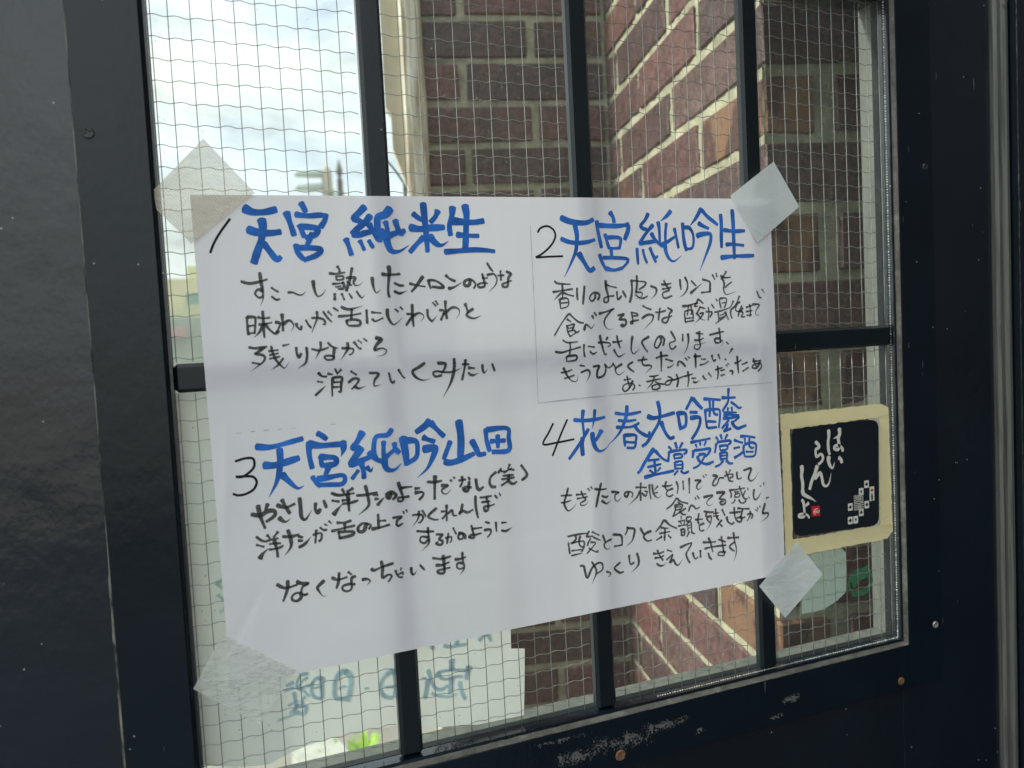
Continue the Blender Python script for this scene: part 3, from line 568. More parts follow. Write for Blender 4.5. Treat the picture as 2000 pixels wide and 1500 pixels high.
  ('heading', 'b', '0,28,2412,1409,2494,1397,2592,1397,2660,1406;0,25,2489,1472,2480,1416,2482,1354,2485,1297;1,23,2582,1466,2573,1407,2554,1330;0,25,2522,1333,2482,1280,2419,1203,2356,1135;0,35,2472,1276,2464,1224,2466,1149;1,33,2552,1303,2554,1250,2570,1195,2603,1165,2644,1174,2680,1201;0,31,2627,1314,2600,1276,2573,1244;1,26,2844,1472,2837,1410,2811,1345,2760,1269,2670,1198;0,24,2744,1427,2845,1409,2959,1417;0,22,2766,1372,2842,1360,2914,1362;0,22,2748,1324,2839,1315,2896,1319,2938,1337;0,27,2897,1328,2925,1284,2975,1247,3011,1235,3023,1265;0,22,2808,1264,2808,1224,2811,1178;0,24,2811,1259,2902,1250,2902,1205,2887,1161,2825,1166;0,19,2818,1209,2899,1196;0,29,3104,1481,3115,1430,3117,1375,3103,1321,3052,1253,2996,1186,2953,1163;0,30,3012,1380,3058,1362,3138,1368,3245,1384;0,30,3125,1328,3143,1276,3167,1228,3197,1197,3232,1203;0,30,3272,1388,3280,1323,3292,1252;0,30,3283,1378,3336,1369,3344,1317,3331,1276,3292,1262;0,28,3408,1485,3378,1444,3346,1400;0,30,3413,1478,3449,1433,3491,1392;0,25,3380,1376,3446,1368;0,30,3381,1332,3460,1329,3463,1282,3432,1225,3385,1171;0,23,3509,1465,3578,1457,3661,1445;0,22,3561,1451,3563,1390,3554,1325;0,22,3594,1444,3591,1388,3600,1345,3633,1332;0,23,3518,1385,3520,1310,3527,1243;0,22,3529,1379,3590,1378,3646,1369,3648,1307,3633,1233;0,21,3536,1292,3613,1280;0,22,3533,1240,3617,1239;0,22,3739,1526,3733,1470,3728,1423,3674,1357;0,23,3673,1461,3736,1455,3798,1452;0,21,3756,1420,3795,1393,3828,1367,3852,1374;0,18,3684,1346,3804,1335;0,21,3683,1323,3734,1323,3825,1310;0,16,3726,1380,3718,1329,3710,1292;0,16,3760,1382,3763,1334,3767,1296;0,21,3676,1300,3744,1298,3825,1300,3789,1275,3754,1259;0,23,3727,1285,3697,1255,3661,1225;0,23,3714,1258,3706,1226,3677,1200,3746,1217;0,26,3754,1269,3775,1233,3809,1211,3844,1217,3888,1227;0,29,3050,1135,3005,1085,2966,1039,2932,992,2905,968;0,22,3060,1120,3100,1074,3135,1043,3177,1026;0,20,2998,1053,3093,1050;0,20,2990,1004,3107,1013;0,22,3050,1043,3053,992,3055,946;0,17,3005,979,3040,952;0,17,3100,987,3072,962;0,25,2960,930,3034,939,3140,945,3216,950;0,20,3178,1135,3203,1116;0,23,3238,1161,3252,1113;0,20,3303,1154,3273,1111;0,22,3181,1097,3176,1066,3169,1025;0,23,3186,1099,3256,1098,3327,1096,3331,1076,3309,1065;0,19,3222,1070,3282,1068,3291,1044,3231,1041;0,17,3222,1070,3226,1032;0,19,3225,1014,3227,958;0,19,3230,1013,3289,1011,3291,950;0,15,3234,990,3288,988;0,15,3233,964,3286,960;0,20,3248,946,3214,918;0,20,3275,943,3301,921,3345,930;0,21,3373,1147,3450,1152,3551,1159;0,18,3416,1128,3426,1104;0,18,3455,1138,3459,1114;0,20,3511,1141,3492,1111;0,23,3392,1084,3390,1056,3383,1029;0,23,3402,1083,3474,1082,3541,1082,3534,1054,3499,1025;0,23,3428,1038,3437,1004,3463,982,3512,967,3569,979;0,21,3439,1046,3494,1044,3470,1000,3429,962,3384,949;0,20,3601,1165,3623,1139;0,22,3647,1179,3657,1141;0,20,3709,1173,3685,1138;0,22,3604,1113,3597,1080,3587,1044;0,22,3610,1122,3667,1125,3730,1123,3734,1104,3711,1092;0,19,3631,1091,3699,1089,3698,1060,3635,1057;0,17,3634,1091,3638,1057;0,20,3634,1039,3637,981;0,20,3640,1038,3696,1032,3694,980;0,16,3644,1014,3695,1013;0,16,3643,990,3694,989;0,22,3659,979,3629,949,3584,937;0,22,3688,975,3715,949,3749,945;0,21,3828,1147,3898,1140,3967,1123;0,20,3770,1124,3815,1105,3849,1094;0,19,3763,1060,3818,1064;0,24,3763,986,3804,1001,3845,1020;0,19,3868,1128,3871,1075;0,19,3914,1128,3906,1071,3928,1045,3951,1047;0,20,3859,1076,3852,1039,3861,985;0,20,3866,1080,3930,1088,3970,1069,3968,1021,3948,980,3866,984;0,17,3874,1022,3944,1014'),
  ('line', 'k', '1,17,2336,930,2321,884,2301,834,2306,798,2328,768,2368,785,2400,821;0,14,2278,883,2364,876;0,13,2275,833,2313,832,2355,840;0,14,2396,874,2476,871;0,13,2401,845,2485,849;1,15,2436,896,2451,854,2469,829,2429,812,2432,794,2467,794,2498,825;0,11,2489,909,2507,887;0,11,2514,917,2527,900;0,19,2599,933,2584,886,2565,826,2549,765;0,16,2545,898,2591,887,2639,888;0,16,2599,841,2633,826,2651,835;1,16,2596,806,2635,780,2674,802;1,18,2680,860,2740,848,2709,834,2707,798,2731,786,2758,809;0,15,2822,838,2804,808,2785,820,2796,841,2832,841,2854,824,2845,798;0,14,2880,867,2973,855;0,16,2926,895,2920,834,2918,763;1,14,2914,835,2886,793,2813,743;0,14,2929,819,2959,792,2976,818;0,15,2998,875,2997,824,3004,764;1,15,3021,872,3024,821,3037,787,3068,765,3101,783;0,13,3068,852,3040,828;0,12,3039,805,3065,806;0,12,2956,830,2982,822;0,15,3105,850,3147,842,3193,846;0,15,3144,878,3131,840,3150,805;0,15,3199,817,3156,809,3138,783,3164,761,3197,771;0,15,3230,867,3244,826,3233,776;0,15,3289,864,3291,796;0,15,3345,879,3341,762;1,17,3395,854,3448,847,3416,823,3409,795,3430,783,3465,812;0,11,3469,882,3482,867;0,11,3492,891,3502,878;0,17,3558,874,3597,862,3567,833,3554,801,3576,793,3599,810,3618,845,3658,841;0,15,3664,854,3699,864,3739,860,3738,841,3714,834;0,16,3678,893,3698,845,3708,815,3742,804;0,13,3721,898,3705,873;0,16,3780,874,3783,825,3806,818,3823,825;1,18,3844,878,3914,887,3900,845,3887,813,3909,788,3945,801,3995,856'),
  ('line', 'k', '0,14,3226,744,3185,698,3133,670;0,15,3231,739,3262,711,3326,686;0,13,3235,710,3256,698;0,15,3206,686,3210,657,3197,626,3185,605;0,15,3206,690,3271,687,3259,655,3204,653;0,12,3211,674,3260,672;0,14,3302,654,3235,626,3191,609;0,15,3247,643,3273,611,3302,607;0,15,3325,628,3347,667,3374,659,3395,637,3428,647;0,12,3388,725,3399,707;0,12,3408,737,3426,708;1,18,3466,717,3550,721,3509,693,3491,667,3512,645,3546,655;0,19,3584,735,3658,731,3628,706,3610,684,3655,674,3659,644,3624,639,3614,660,3643,661;0,14,3701,740,3767,738,3848,740;0,15,3709,738,3719,708,3715,680;0,13,3749,719,3789,719;0,14,3754,704,3794,704,3793,680,3752,680,3753,699;0,15,3797,761,3817,701,3838,659,3867,651;0,13,3853,720,3822,676;0,12,3874,737,3879,719;0,14,3751,661,3739,643,3716,637;0,15,3786,656,3802,630,3836,626,3855,643;0,11,3879,668,3890,652;1,19,3935,717,3926,667,3942,636,3973,651,4004,691;0,12,3995,741,4000,731;0,12,4031,761,4033,741;0,14,4049,632,4073,638'),
  ('line', 'k', '0,15,2312,585,2371,589,2464,587;0,16,2370,585,2374,558,2343,531;0,16,2409,575,2397,536,2405,504,2428,491;0,15,2314,540,2316,500,2321,459;0,14,2333,533,2392,537,2436,531,2433,491,2412,458;0,12,2335,479,2413,476;0,13,2332,444,2411,449;0,15,2482,600,2468,579,2462,562,2512,560;0,13,2504,592,2561,557;0,13,2511,551,2569,519;0,14,2491,545,2469,517,2463,495;0,13,2489,518,2528,508,2507,484,2455,440;0,13,2472,476,2534,439,2545,451;0,16,2589,555,2604,510,2613,499;1,16,2659,515,2618,503,2597,484,2601,461,2625,445,2646,458;0,18,2672,547,2737,531,2744,489,2743,457;0,14,2679,458,2743,459;0,16,2796,586,2789,555,2773,530;1,18,2798,576,2852,560,2844,515,2826,476,2778,445;0,17,2901,562,2922,522,2937,501;0,17,2991,526,2943,514,2926,489,2955,457,2992,458;0,16,3106,595,3072,551,3030,515;0,16,3111,592,3152,549,3215,512;0,14,3076,539,3140,525;0,14,3063,496,3154,497;0,17,3113,526,3108,485,3103,435;0,16,3083,470,3034,450;0,14,3137,472,3162,447;0,13,3259,599,3255,576;0,13,3230,563,3290,564;0,12,3246,559,3261,538;0,12,3290,557,3277,531;0,13,3228,528,3304,527;0,17,3251,502,3256,449;0,16,3254,499,3281,495,3278,455,3259,453;0,12,3258,477,3280,476;0,13,3302,584,3346,582,3339,560,3306,555;0,13,3302,579,3306,550;0,14,3311,545,3343,540,3345,469;0,12,3311,540,3313,479;0,11,3320,520,3342,519;0,11,3319,501,3341,500;0,14,3323,472,3299,433;0,14,3340,470,3355,454,3374,451;0,15,3380,556,3422,553,3449,551;0,17,3416,599,3404,541,3414,516;0,16,3458,517,3419,506,3417,473,3439,460,3456,467;0,17,3461,609,3513,595,3552,592;0,18,3485,592,3478,564;1,16,3483,554,3523,563,3526,529,3507,488,3472,455;0,14,3483,549,3514,511;0,18,3570,613,3573,560,3594,519;0,12,3546,578,3597,579;0,12,3545,559,3595,555;0,16,3622,520,3568,470;0,15,3598,495,3625,467;0,16,3629,600,3652,549;0,19,3668,537,3678,498,3711,474,3735,485;0,18,3696,565,3750,560,3808,559;0,17,3741,602,3741,551,3758,496,3798,481,3805,514,3759,515;0,16,3772,591,3832,578,3884,571;0,17,3820,577,3807,542,3799,510,3840,511;0,15,3859,530,3900,530,3911,513,3898,491;0,15,3889,551,3888,522,3859,477;0,11,3938,558,3961,541;0,11,3957,571,3968,554;0,11,3981,582,3986,567;1,18,4035,594,4008,525,4025,517,4061,512,4047,480,3980,450'),
  ('line', 'k', '0,17,2396,360,2425,351,2432,312,2449,264,2487,325,2529,354,2569,352,2577,315,2560,295,2519,279;1,16,2490,374,2517,325,2520,284,2480,209;1,16,2605,283,2635,269,2628,247,2613,241;0,17,2720,333,2672,299,2696,268,2720,255,2746,260;0,17,2797,375,2799,325,2811,304,2837,314;1,18,2862,379,2875,331,2867,286,2807,240;0,15,2999,353,3051,347,3094,354;0,15,3012,318,3055,316,3093,324;0,16,3037,375,3056,330,3083,288;1,16,3026,274,3051,254,3083,251,3111,270;0,13,3122,362,3164,344;0,15,3112,288,3157,314,3168,317,3137,261;1,16,3143,260,3171,279,3190,243,3217,234,3258,275;0,17,3235,363,3307,380,3340,380,3316,346,3287,308,3296,269,3316,232;0,16,3345,308,3356,269,3372,256,3389,268;0,18,3414,314,3414,259;0,16,3440,372,3501,363,3557,359;0,17,3491,400,3511,354,3525,285;0,16,3453,320,3521,324,3651,318;0,17,3485,282,3494,247,3516,226;0,16,3583,372,3647,343;0,17,3610,392,3618,328,3626,269;0,15,3643,264,3586,273,3574,253,3624,241,3631,268;0,18,3665,372,3728,365,3774,360;1,18,3725,406,3733,340,3747,270,3738,223,3715,173;0,16,3732,330,3685,304,3701,277,3729,258'),
  ('faint', 'g', '0,7,2162,2778,2158,2359,2152,1900,2145,1552;0,12,2145,1552,2752,1559,3408,1551,4154,1540;0,6,150,1544,174,1542;0,6,234,1545,255,1543;0,6,309,1544,339,1544;0,6,394,1542,419,1543;0,6,477,1540,499,1541;0,6,714,1543,746,1540'),
  ('number', 'k', '2,17,134,1375,191,1386,234,1378,237,1332,209,1300,164,1276,126,1280,183,1276,225,1268,244,1235,224,1192,174,1168,131,1166,106,1177'),
  ('heading', 'b', '0,35,256,1449,340,1438,439,1453,538,1471;1,40,393,1422,393,1361,382,1285,357,1211,309,1131;0,45,293,1331,356,1324,430,1336,506,1353;1,40,395,1263,431,1218,482,1165,523,1175;0,36,628,1495,657,1476,683,1450;0,38,578,1443,569,1392,571,1341,581,1277;0,41,568,1434,637,1416,714,1413,786,1411;1,42,782,1427,783,1380,764,1332;0,33,637,1349,639,1307,647,1280;0,39,632,1344,723,1329,725,1292,653,1285;0,34,683,1276,658,1226;0,31,577,1226,599,1187,623,1158;0,34,606,1207,673,1209,761,1214,779,1186,756,1157,690,1162,618,1169;0,42,911,1474,870,1413,841,1379,888,1374;0,42,898,1373,852,1320,823,1275,882,1290,947,1309;0,37,886,1284,898,1230,900,1176;0,26,867,1233,821,1181;1,27,921,1248,945,1219,963,1243;0,35,944,1341,978,1295,1029,1268;0,32,1101,1474,1069,1440,999,1437,979,1391,975,1338,988,1294;0,32,1042,1400,1037,1342,1037,1294;1,38,1037,1294,1043,1234,1068,1210,1106,1211,1150,1246;0,32,1036,1288,1076,1316,1104,1335;0,35,1111,1382,1116,1344,1141,1314;0,49,1170,1414,1177,1354,1183,1288,1184,1229;0,38,1185,1391,1256,1378,1263,1317,1248,1270,1197,1243;0,44,1360,1503,1318,1469,1260,1437;0,39,1362,1492,1406,1439,1451,1390;0,36,1305,1400,1340,1380,1384,1362;1,44,1302,1319,1358,1323,1386,1315,1365,1263,1321,1191,1250,1137;0,34,1491,1353,1464,1296,1437,1238;0,51,1558,1484,1566,1395,1563,1313,1551,1225;0,42,1442,1221,1487,1210,1563,1224,1652,1253;0,40,1641,1343,1667,1290,1687,1244,1734,1244;0,35,1746,1411,1747,1338,1765,1257;0,35,1751,1405,1901,1401,1908,1333,1903,1248,1782,1250;0,32,1775,1324,1883,1318;0,32,1829,1360,1826,1273'),
  ('line', 'k', '0,27,198,1039,250,1026,295,1046,334,1040,331,1010,280,981;0,24,240,1089,249,1021,272,941;0,22,298,1091,281,1053;0,22,351,1076,404,1054,460,1070;0,24,383,1106,404,1056,425,1012;1,24,357,996,392,965,428,981;1,27,490,1102,492,1039,493,982,517,963,559,1017;0,23,585,1058,581,1017,595,994,612,1018;0,21,636,1067,650,1018;0,19,686,1108,736,1088,830,1089;0,18,687,1060,733,1047;1,26,690,968,713,994,752,1031;0,18,754,1126,768,1097;0,23,824,1122,784,1101;0,18,749,1052,801,1051;0,18,752,1031,799,1030,852,1039;0,23,788,1095,789,1036,790,978;0,19,844,1072,908,1069,978,1076;1,24,904,1128,917,1046,913,993,845,944;0,18,950,1063,982,1059;0,18,959,1035,985,1032;1,24,974,993,995,1015,1021,1038;0,23,1068,1059,1055,1028,1039,1036,1041,1057,1074,1064,1100,1039,1076,1015;0,20,1119,1123,1130,1078,1143,1028,1141,1001,1113,999,1115,1021,1153,1021,1186,1022;0,17,1136,1083,1169,1084,1210,1082;0,20,1228,1066,1262,1067;0,21,1226,1039,1276,1038,1280,1015,1251,989;0,20,1315,1101,1365,1093,1416,1097;0,24,1371,1136,1364,1076,1357,978;1,20,1408,1065,1454,1059,1412,1037,1416,1014,1444,1005,1475,1032;0,15,1473,1096,1484,1083;0,15,1497,1112,1505,1100;0,17,1533,1083,1582,1085;0,19,1555,1108,1558,1074,1538,1038;0,18,1601,1097,1611,1079;0,22,1605,1069,1595,1014,1577,1005,1561,1024,1585,1032,1619,1025;0,22,1652,1080,1660,1017,1677,1004,1704,1020;0,21,1800,1110,1759,1078,1750,1039,1766,1012,1793,1009;0,17,1840,1130,1814,1100;0,15,1833,1114,1863,1105;0,16,1905,1151,1888,1119;0,15,1894,1118,1936,1108;0,16,1856,1100,1918,1121;0,18,1838,1054,1933,1057;0,16,1849,1078,1928,1075;0,21,1891,1079,1883,1040,1832,1012;0,20,1883,1040,1917,1013,1949,1026;0,20,1987,1136,2020,1086,2025,1057,1986,1030'),
  ('line', 'k', '0,16,215,898,247,868,278,858;0,14,212,848,258,828;1,25,226,759,245,786,284,816;0,17,279,899,296,876;0,18,346,910,316,878;0,15,276,864,345,869;0,14,289,841,357,836;0,16,286,806,340,808,371,819;0,21,319,857,330,804,333,752;0,20,370,876,419,868,470,874;1,23,405,912,418,853,414,802,370,751;0,17,464,862,493,852;0,18,462,836,491,831;1,21,463,794,500,809,543,850;0,15,554,859,605,862,603,825,586,812;0,17,577,887,565,805;0,16,601,899,622,880,643,880;0,12,630,916,647,906;0,12,657,933,674,915;0,18,707,915,754,909,799,916;0,17,670,865,741,874,820,881;0,20,756,903,753,861;0,19,713,856,720,808;0,20,713,854,801,844,800,823,720,813;0,21,894,884,875,838,843,838,840,865,873,887,920,869,907,844;0,18,973,932,972,883,971,840;0,15,980,888,1023,884;0,20,926,842,982,844,1045,854;0,17,1067,895,1127,894,1097,875,1090,847,1104,838,1133,850;0,11,1139,930,1145,911;0,11,1159,937,1167,917;0,15,1199,894,1253,891,1271,869,1249,839,1235,841;1,15,1245,916,1237,869,1194,815;0,14,1267,918,1291,871;0,17,1366,919,1306,874,1343,845,1373,841;0,17,1436,931,1433,881,1431,823;0,16,1396,891,1431,886,1419,858,1398,842;0,16,1440,870,1471,890,1479,855,1504,851;0,19,1547,921,1536,881,1520,859,1546,875,1581,860,1620,875;0,19,1642,965,1640,892,1652,811;0,16,1674,949,1716,948,1758,950;0,16,1683,916,1745,915;0,17,1718,945,1729,905,1726,860,1704,853,1701,883,1738,883,1775,891;0,15,1781,952,1798,928;0,12,1814,963,1823,942'),
  ('line', 'k', '0,17,1221,785,1279,772,1338,766;1,18,1298,798,1299,745,1298,692,1248,649;0,17,1296,731,1252,742,1240,715,1268,696,1295,716;0,17,1351,742,1395,735,1369,710,1392,692,1381,669,1346,680,1362,692;0,14,1413,708,1454,712,1452,683,1441,675;0,15,1436,739,1421,668;0,14,1471,771,1490,724;0,18,1521,732,1504,709,1508,689,1534,690,1536,724,1506,729,1550,712,1551,683;0,17,1600,769,1608,724,1615,683,1580,689,1591,702,1627,701,1668,705;0,15,1604,744,1676,743;0,16,1702,777,1732,765;0,17,1690,722,1732,721,1735,695,1710,669;0,15,1777,766,1778,699;0,15,1818,755,1855,753;1,18,1815,703,1846,694,1896,714'),
  ('line', 'k', '0,19,314,584,342,561,376,551,438,561;0,20,380,596,375,542,344,470;0,20,433,582,460,564,504,557,467,540,456,510;0,19,452,510,454,478,430,459,400,469,402,496,434,509,477,488,495,494;1,19,602,558,559,524,566,495,586,462,613,459;0,18,651,569,688,549,748,557;0,19,698,593,691,539,675,495;0,16,755,589,776,567;0,19,800,553,774,543,770,479,741,465,714,479,716,502,753,509,794,502;1,18,840,523,870,523,892,505,867,481;0,19,905,585,921,571,978,585,1051,597;0,19,972,624,978,576,973,515,1012,527,1035,514,1009,480;0,15,1061,548,1069,518,1082,501,1106,493;0,13,1074,517,1108,526,1107,511;0,13,1101,558,1095,542;1,18,1166,550,1168,516,1182,499,1208,528;0,15,1227,557,1257,518;0,18,1316,589,1375,574,1443,581;0,19,1335,537,1382,532,1428,544;0,19,1389,597,1392,533,1388,479,1353,480,1344,496,1370,502,1433,506;0,19,1469,555,1510,553,1546,560;1,19,1523,595,1524,536,1531,486,1497,444;0,16,1523,521,1487,527,1480,499,1505,485,1526,491'),
]
COASTER_INK = [
  ('coaster', 'w', '0,31,4705,1151,4706,1100,4696,1046,4699,991,4709,948;1,36,4818,1153,4816,1098,4751,1075;0,31,4822,1110,4804,1074,4813,1014,4801,981,4764,989,4764,1010,4802,1015,4839,990,4849,961;1,36,4700,932,4696,898,4711,855,4737,835,4760,883;0,34,4804,913,4825,898,4835,867;0,28,4567,1067,4600,1034,4594,1014,4567,1004,4566,962,4576,945,4619,961,4639,930,4622,898,4589,880;0,35,4578,869,4550,809,4516,750,4492,685;1,33,4548,767,4602,807,4622,763,4636,706,4673,694,4701,729,4719,799;0,35,4419,886,4420,844,4414,803,4424,739,4419,677;1,35,4419,686,4429,655,4469,629,4511,607,4552,577;0,24,4411,611,4426,584,4430,542,4433,491,4422,468,4380,473,4376,490,4412,494,4459,480,4479,452;0,28,4478,574,4446,557'),
  ('seal', 'w', '0,7,4571,518,4523,511;0,7,4520,497,4559,502;0,8,4542,519,4540,469;0,6,4538,499,4522,480;0,6,4557,496,4575,498,4583,506,4580,487,4556,486,4557,498'),
]
NOTICE_INK = [
  ('notice', 'b', '0,23,378,-105,355,-111,330,-115;0,20,376,-139,350,-143,321,-147;0,20,471,-64,429,-65,404,-97,396,-133,407,-152,469,-145,502,-135;0,17,466,-90,433,-103,408,-145;0,17,410,-153,438,-172,459,-204,474,-214;0,23,559,-119,537,-105,503,-118,484,-168,497,-219,534,-244,554,-245;0,33,556,-109,553,-162,551,-244;0,15,494,-167,539,-166;0,23,374,-169,381,-214,384,-255,375,-294;0,15,337,-248,366,-238,402,-232;0,15,343,-297,370,-276,410,-261;0,20,442,-210,422,-230,426,-258;0,23,374,-260,406,-264,444,-275;0,26,369,-289,403,-314,435,-314,448,-269;0,16,397,-306,355,-313,303,-325,265,-333;0,34,723,-105,683,-97,644,-134,630,-199,636,-259,695,-279;0,37,716,-100,740,-143,732,-221,710,-300;0,17,656,-202,680,-193,707,-198;0,14,823,-234,853,-240;0,32,1046,-154,982,-169,937,-219,934,-278,956,-318,1007,-340;0,18,959,-255,1029,-263'),
  ('notice', 'b', '0,27,1038,-173,1037,-265,1023,-345;0,26,1268,-202,1283,-261,1307,-331,1349,-359,1402,-342;0,19,1225,-253,1250,-256;0,35,1263,-275,1251,-333,1233,-395;0,43,1441,-166,1437,-208,1437,-241;0,21,1326,-265,1327,-242,1370,-232,1466,-242,1543,-258,1558,-242;0,43,1564,-238,1551,-278,1539,-323;0,21,1342,-231,1353,-275,1400,-294,1463,-289,1511,-299;0,38,1434,-287,1421,-346,1409,-400;0,21,1282,-368,1337,-399,1407,-419,1456,-410;0,29,1485,-331,1492,-385,1504,-425,1521,-462;0,24,1386,-52,1428,-69,1490,-72,1548,-74;0,33,1483,-28,1481,-66;0,28,1296,-35,1313,-66;0,29,1642,-63,1683,-38,1718,-35;0,29,1713,-34,1731,-85'),
  ('notice', 'c', '0,23,-1,630,-32,611,-36,604;0,23,-39,612,-4,574;0,20,-37,539,5,492;0,20,2,452,-30,425'),
]
EMBLEM = [('dot', 5093, 659), ('red', 5150, 601), ('tri', 5033, 602), ('bar', 5149, 542), ('dot', 5090, 486), ('dot', 4912, 488), ('dot', 5028, 428), ('dot', 4907, 375), ('tri', 4966, 374)]
EMBLEM_CENTRE = [5003, 515]
SEAL = [[4508, 545], [4591, 538], [4590, 456], [4506, 462]]


# ================================================================== SETTING
M_GROUND = simple("pale_concrete", (0.22, 0.205, 0.18), 0.85, var=0.2, scale=3, bump=0.4, bscale=60)
g = from_py("ground", [(-300, -300, 0), (300, -300, 0), (300, 300, 0), (-300, 300, 0)], [(0, 1, 2, 3)], M_GROUND)
tag(g, "pale concrete ground outside the door", kind='structure')

# ------------------------------------------------------------------ brick wall with return
A14 = rad(-14.0)
WALL_O = (0.658, 0.680, 0.0)
wall = empty("brick_wall", WALL_O, (0, 0, A14))
tag(wall, "stepped dark red glazed brick wall with thick pale mortar outside the wired glass", "brick wall")
PITCH, Z0, JH = 0.0672, 1.700, 0.0056       # course pitch, a bed joint, half joint

def brick_mesh(dx, dy, dz, seed, ch=0.0022):
    rn = random.Random(seed)
    bm = bmesh.new()
    box(bm, 0, dx, 0, dy, 0, dz)
    bmesh.ops.bevel(bm, geom=bm.edges[:], offset=ch, segments=1, affect='EDGES')
    for v in bm.verts:
        v.co += Vector((rn.uniform(-1, 1), rn.uniform(-0.7, 0.7), rn.uniform(-1, 1))) * 0.0015
    me = bpy.data.meshes.new("brick")
    bm.to_mesh(me); bm.free()
    return me

brick_defs = []      # (e0, e1, d0, d1, z0, z1, near, orange)
def add_brick(e0, e1, d0, d1, i, orange=False):
    z0, z1 = Z0 + PITCH * i + JH + random.uniform(-.001, .001), Z0 + PITCH * (i + 1) - JH + random.uniform(-.001, .001)
    if z0 < 0.01: return
    brick_defs.append((e0, e1, d0, d1, z0, z1, -14 <= i <= 7, orange))
JV = 0.0065
for i in range(-25, 19):
    odd = i % 2 != 0
    o = random.uniform(-.004, .004)
    # face A (e from -0.30 to 0)
    js = [-0.300, -0.242 + o, 0.0] if not odd else [-0.300, -0.122 + o, 0.0]
    if odd: js = [-0.300, -0.122 + o, 0.0]
    else: js = [-0.300, -0.240 + o, 0.0]
    for a, b in zip(js, js[1:]):
        add_brick(a + (JV if a > -0.29 else 0), b - (JV if b < -0.01 else 0.006), random.uniform(-.0015, .0015), 0.10, i)
    # face B: measured from the inner corner towards the door
    jb = [0.0, 0.170 + o, 0.400 + o, 0.570] if odd else [0.0, 0.055 + o, 0.295 + o, 0.510 + o, 0.570]
    for a, b in zip(jb, jb[1:]):
        a2 = a + (JV if a > 0 else -0.09)
        b2 = b - (JV if b < 0.569 else 0.0)
        last = b > 0.569
        x1 = 0.10
        if last:
            x1 = (0.052 if odd else 0.235 + o)
            if odd: b2 = 0.570
        add_brick(random.uniform(-.0015, .0015), x1, -b2 + (0.0 if not last else random.uniform(-.001, .001)), -a2, i,
                  orange=(odd and last and i in (-1, -3, -5, -9, 3)) )
    # rest of face C
    cx = 0.074 if odd else 0.247 + o
    while cx < 0.62:
        nx = cx + (0.230 if cx > 0.08 or not odd else 0.225)
        add_brick(cx, nx - 0.011, -0.570 + random.uniform(-.0015, .0015), -0.46, i)
        cx = nx
far_bm = bmesh.new()
# nearest ones are parts, the rest one piece
for k, (e0, e1, d0, d1, z0, z1, near, orange) in enumerate(brick_defs):
    if e1 - e0 < 0.006 or d1 - d0 < 0.006: continue
    if near:
        me = brick_mesh(e1 - e0, d1 - d0, z1 - z0, k)
        link_mesh("brick", me, M_ORANGE if orange else M_BRICK, wall, (e0, d0, z0))
    else:
        box(far_bm, e0, e1, d0, d1, z0, z1)
me = bpy.data.meshes.new("brick_courses"); far_bm.to_mesh(me); far_bm.free()
tag(link_mesh("brick_courses", me, M_BRICK, wall), kind='stuff')

def mortar_sheet(p0, du, dv, nu, nv, out, rec=0.0032, amp=0.0026):
    """lumpy sheet from p0 along du and dv, facing 'out', recessed behind the bricks"""
    p0, du, dv, out = Vector(p0), Vector(du), Vector(dv), Vector(out)
    vs, fs = [], []
    for j in range(nv + 1):
        for i in range(nu + 1):
            p = p0 + du * (i / nu) + dv * (j / nv)
            h = mnoise.noise(p * 42) * 0.7 + mnoise.noise(p * 110) * 0.5
            vs.append(p - out * (rec - h * amp))
    for j in range(nv):
        for i in range(nu):
            a = j * (nu + 1) + i
            fs.append((a, a + 1, a + nu + 2, a + nu + 1))
    return vs, fs
mv, mf = [], []
for args in (((-0.302, 0, 0.5), (0.302, 0, 0), (0, 0, 2.0), 46, 300, (0, -1, 0)),
             ((0, 0, 0.5), (0, -0.568, 0), (0, 0, 2.0), 86, 300, (-1, 0, 0)),
             ((0, -0.570, 0.5), (0.62, 0, 0), (0, 0, 2.0), 92, 300, (0, -1, 0))):
    v_, f_ = mortar_sheet(*args)
    b = len(mv); mv += v_; mf += [tuple(q + b for q in f) for f in f_]
from_py("mortar", mv, mf, M_MORTAR, wall, smooth=True)
bm = bmesh.new()
box(bm, -0.300, -0.004, 0.012, 0.098, 0.0, 2.98)
box(bm, 0.010, 0.098, -0.545, 0.010, 0.0, 2.98)
box(bm, 0.012, 0.62, -0.556, -0.462, 0.0, 2.98)
me = bpy.data.meshes.new("mortar_core"); bm.to_mesh(me); bm.free()
link_mesh("mortar_core", me, M_MORTAR, wall)

# ------------------------------------------------------------------ weathered post and board at the end of the wall
def m_peel():
    T = NT("peeling_white_paint"); c = T.coord()
    st = T.noise(T.mapping(c, (46, 46, 2.4)), 3.0, 6, 0.65)
    n2 = T.noise(T.mapping(c, (16, 16, 5)), 4, 4, 0.6)
    col = T.ramp(st, ((0.36, (0.26, 0.20, 0.13)), (0.48, (0.56, 0.50, 0.37)), (0.60, (0.78, 0.77, 0.68))))
    col = T.mix(T.ramp(n2, ((0.60, 0.0), (0.72, 0.7))), col, (0.36, 0.26, 0.15))
    return T.done(T.bsdf(col, 0.6, 0, 0.4, T.bump(st, 0.7, 0.004)))
M_PEEL = m_peel()
M_CREAM = simple("old_cream_paint", (0.56, 0.49, 0.34), 0.6, var=0.2, scale=12, bump=0.4, bscale=40)
post = empty("door_post", WALL_O, (0, 0, A14))
tag(post, "weathered post with peeling white paint at the left end of the brick wall", "post")
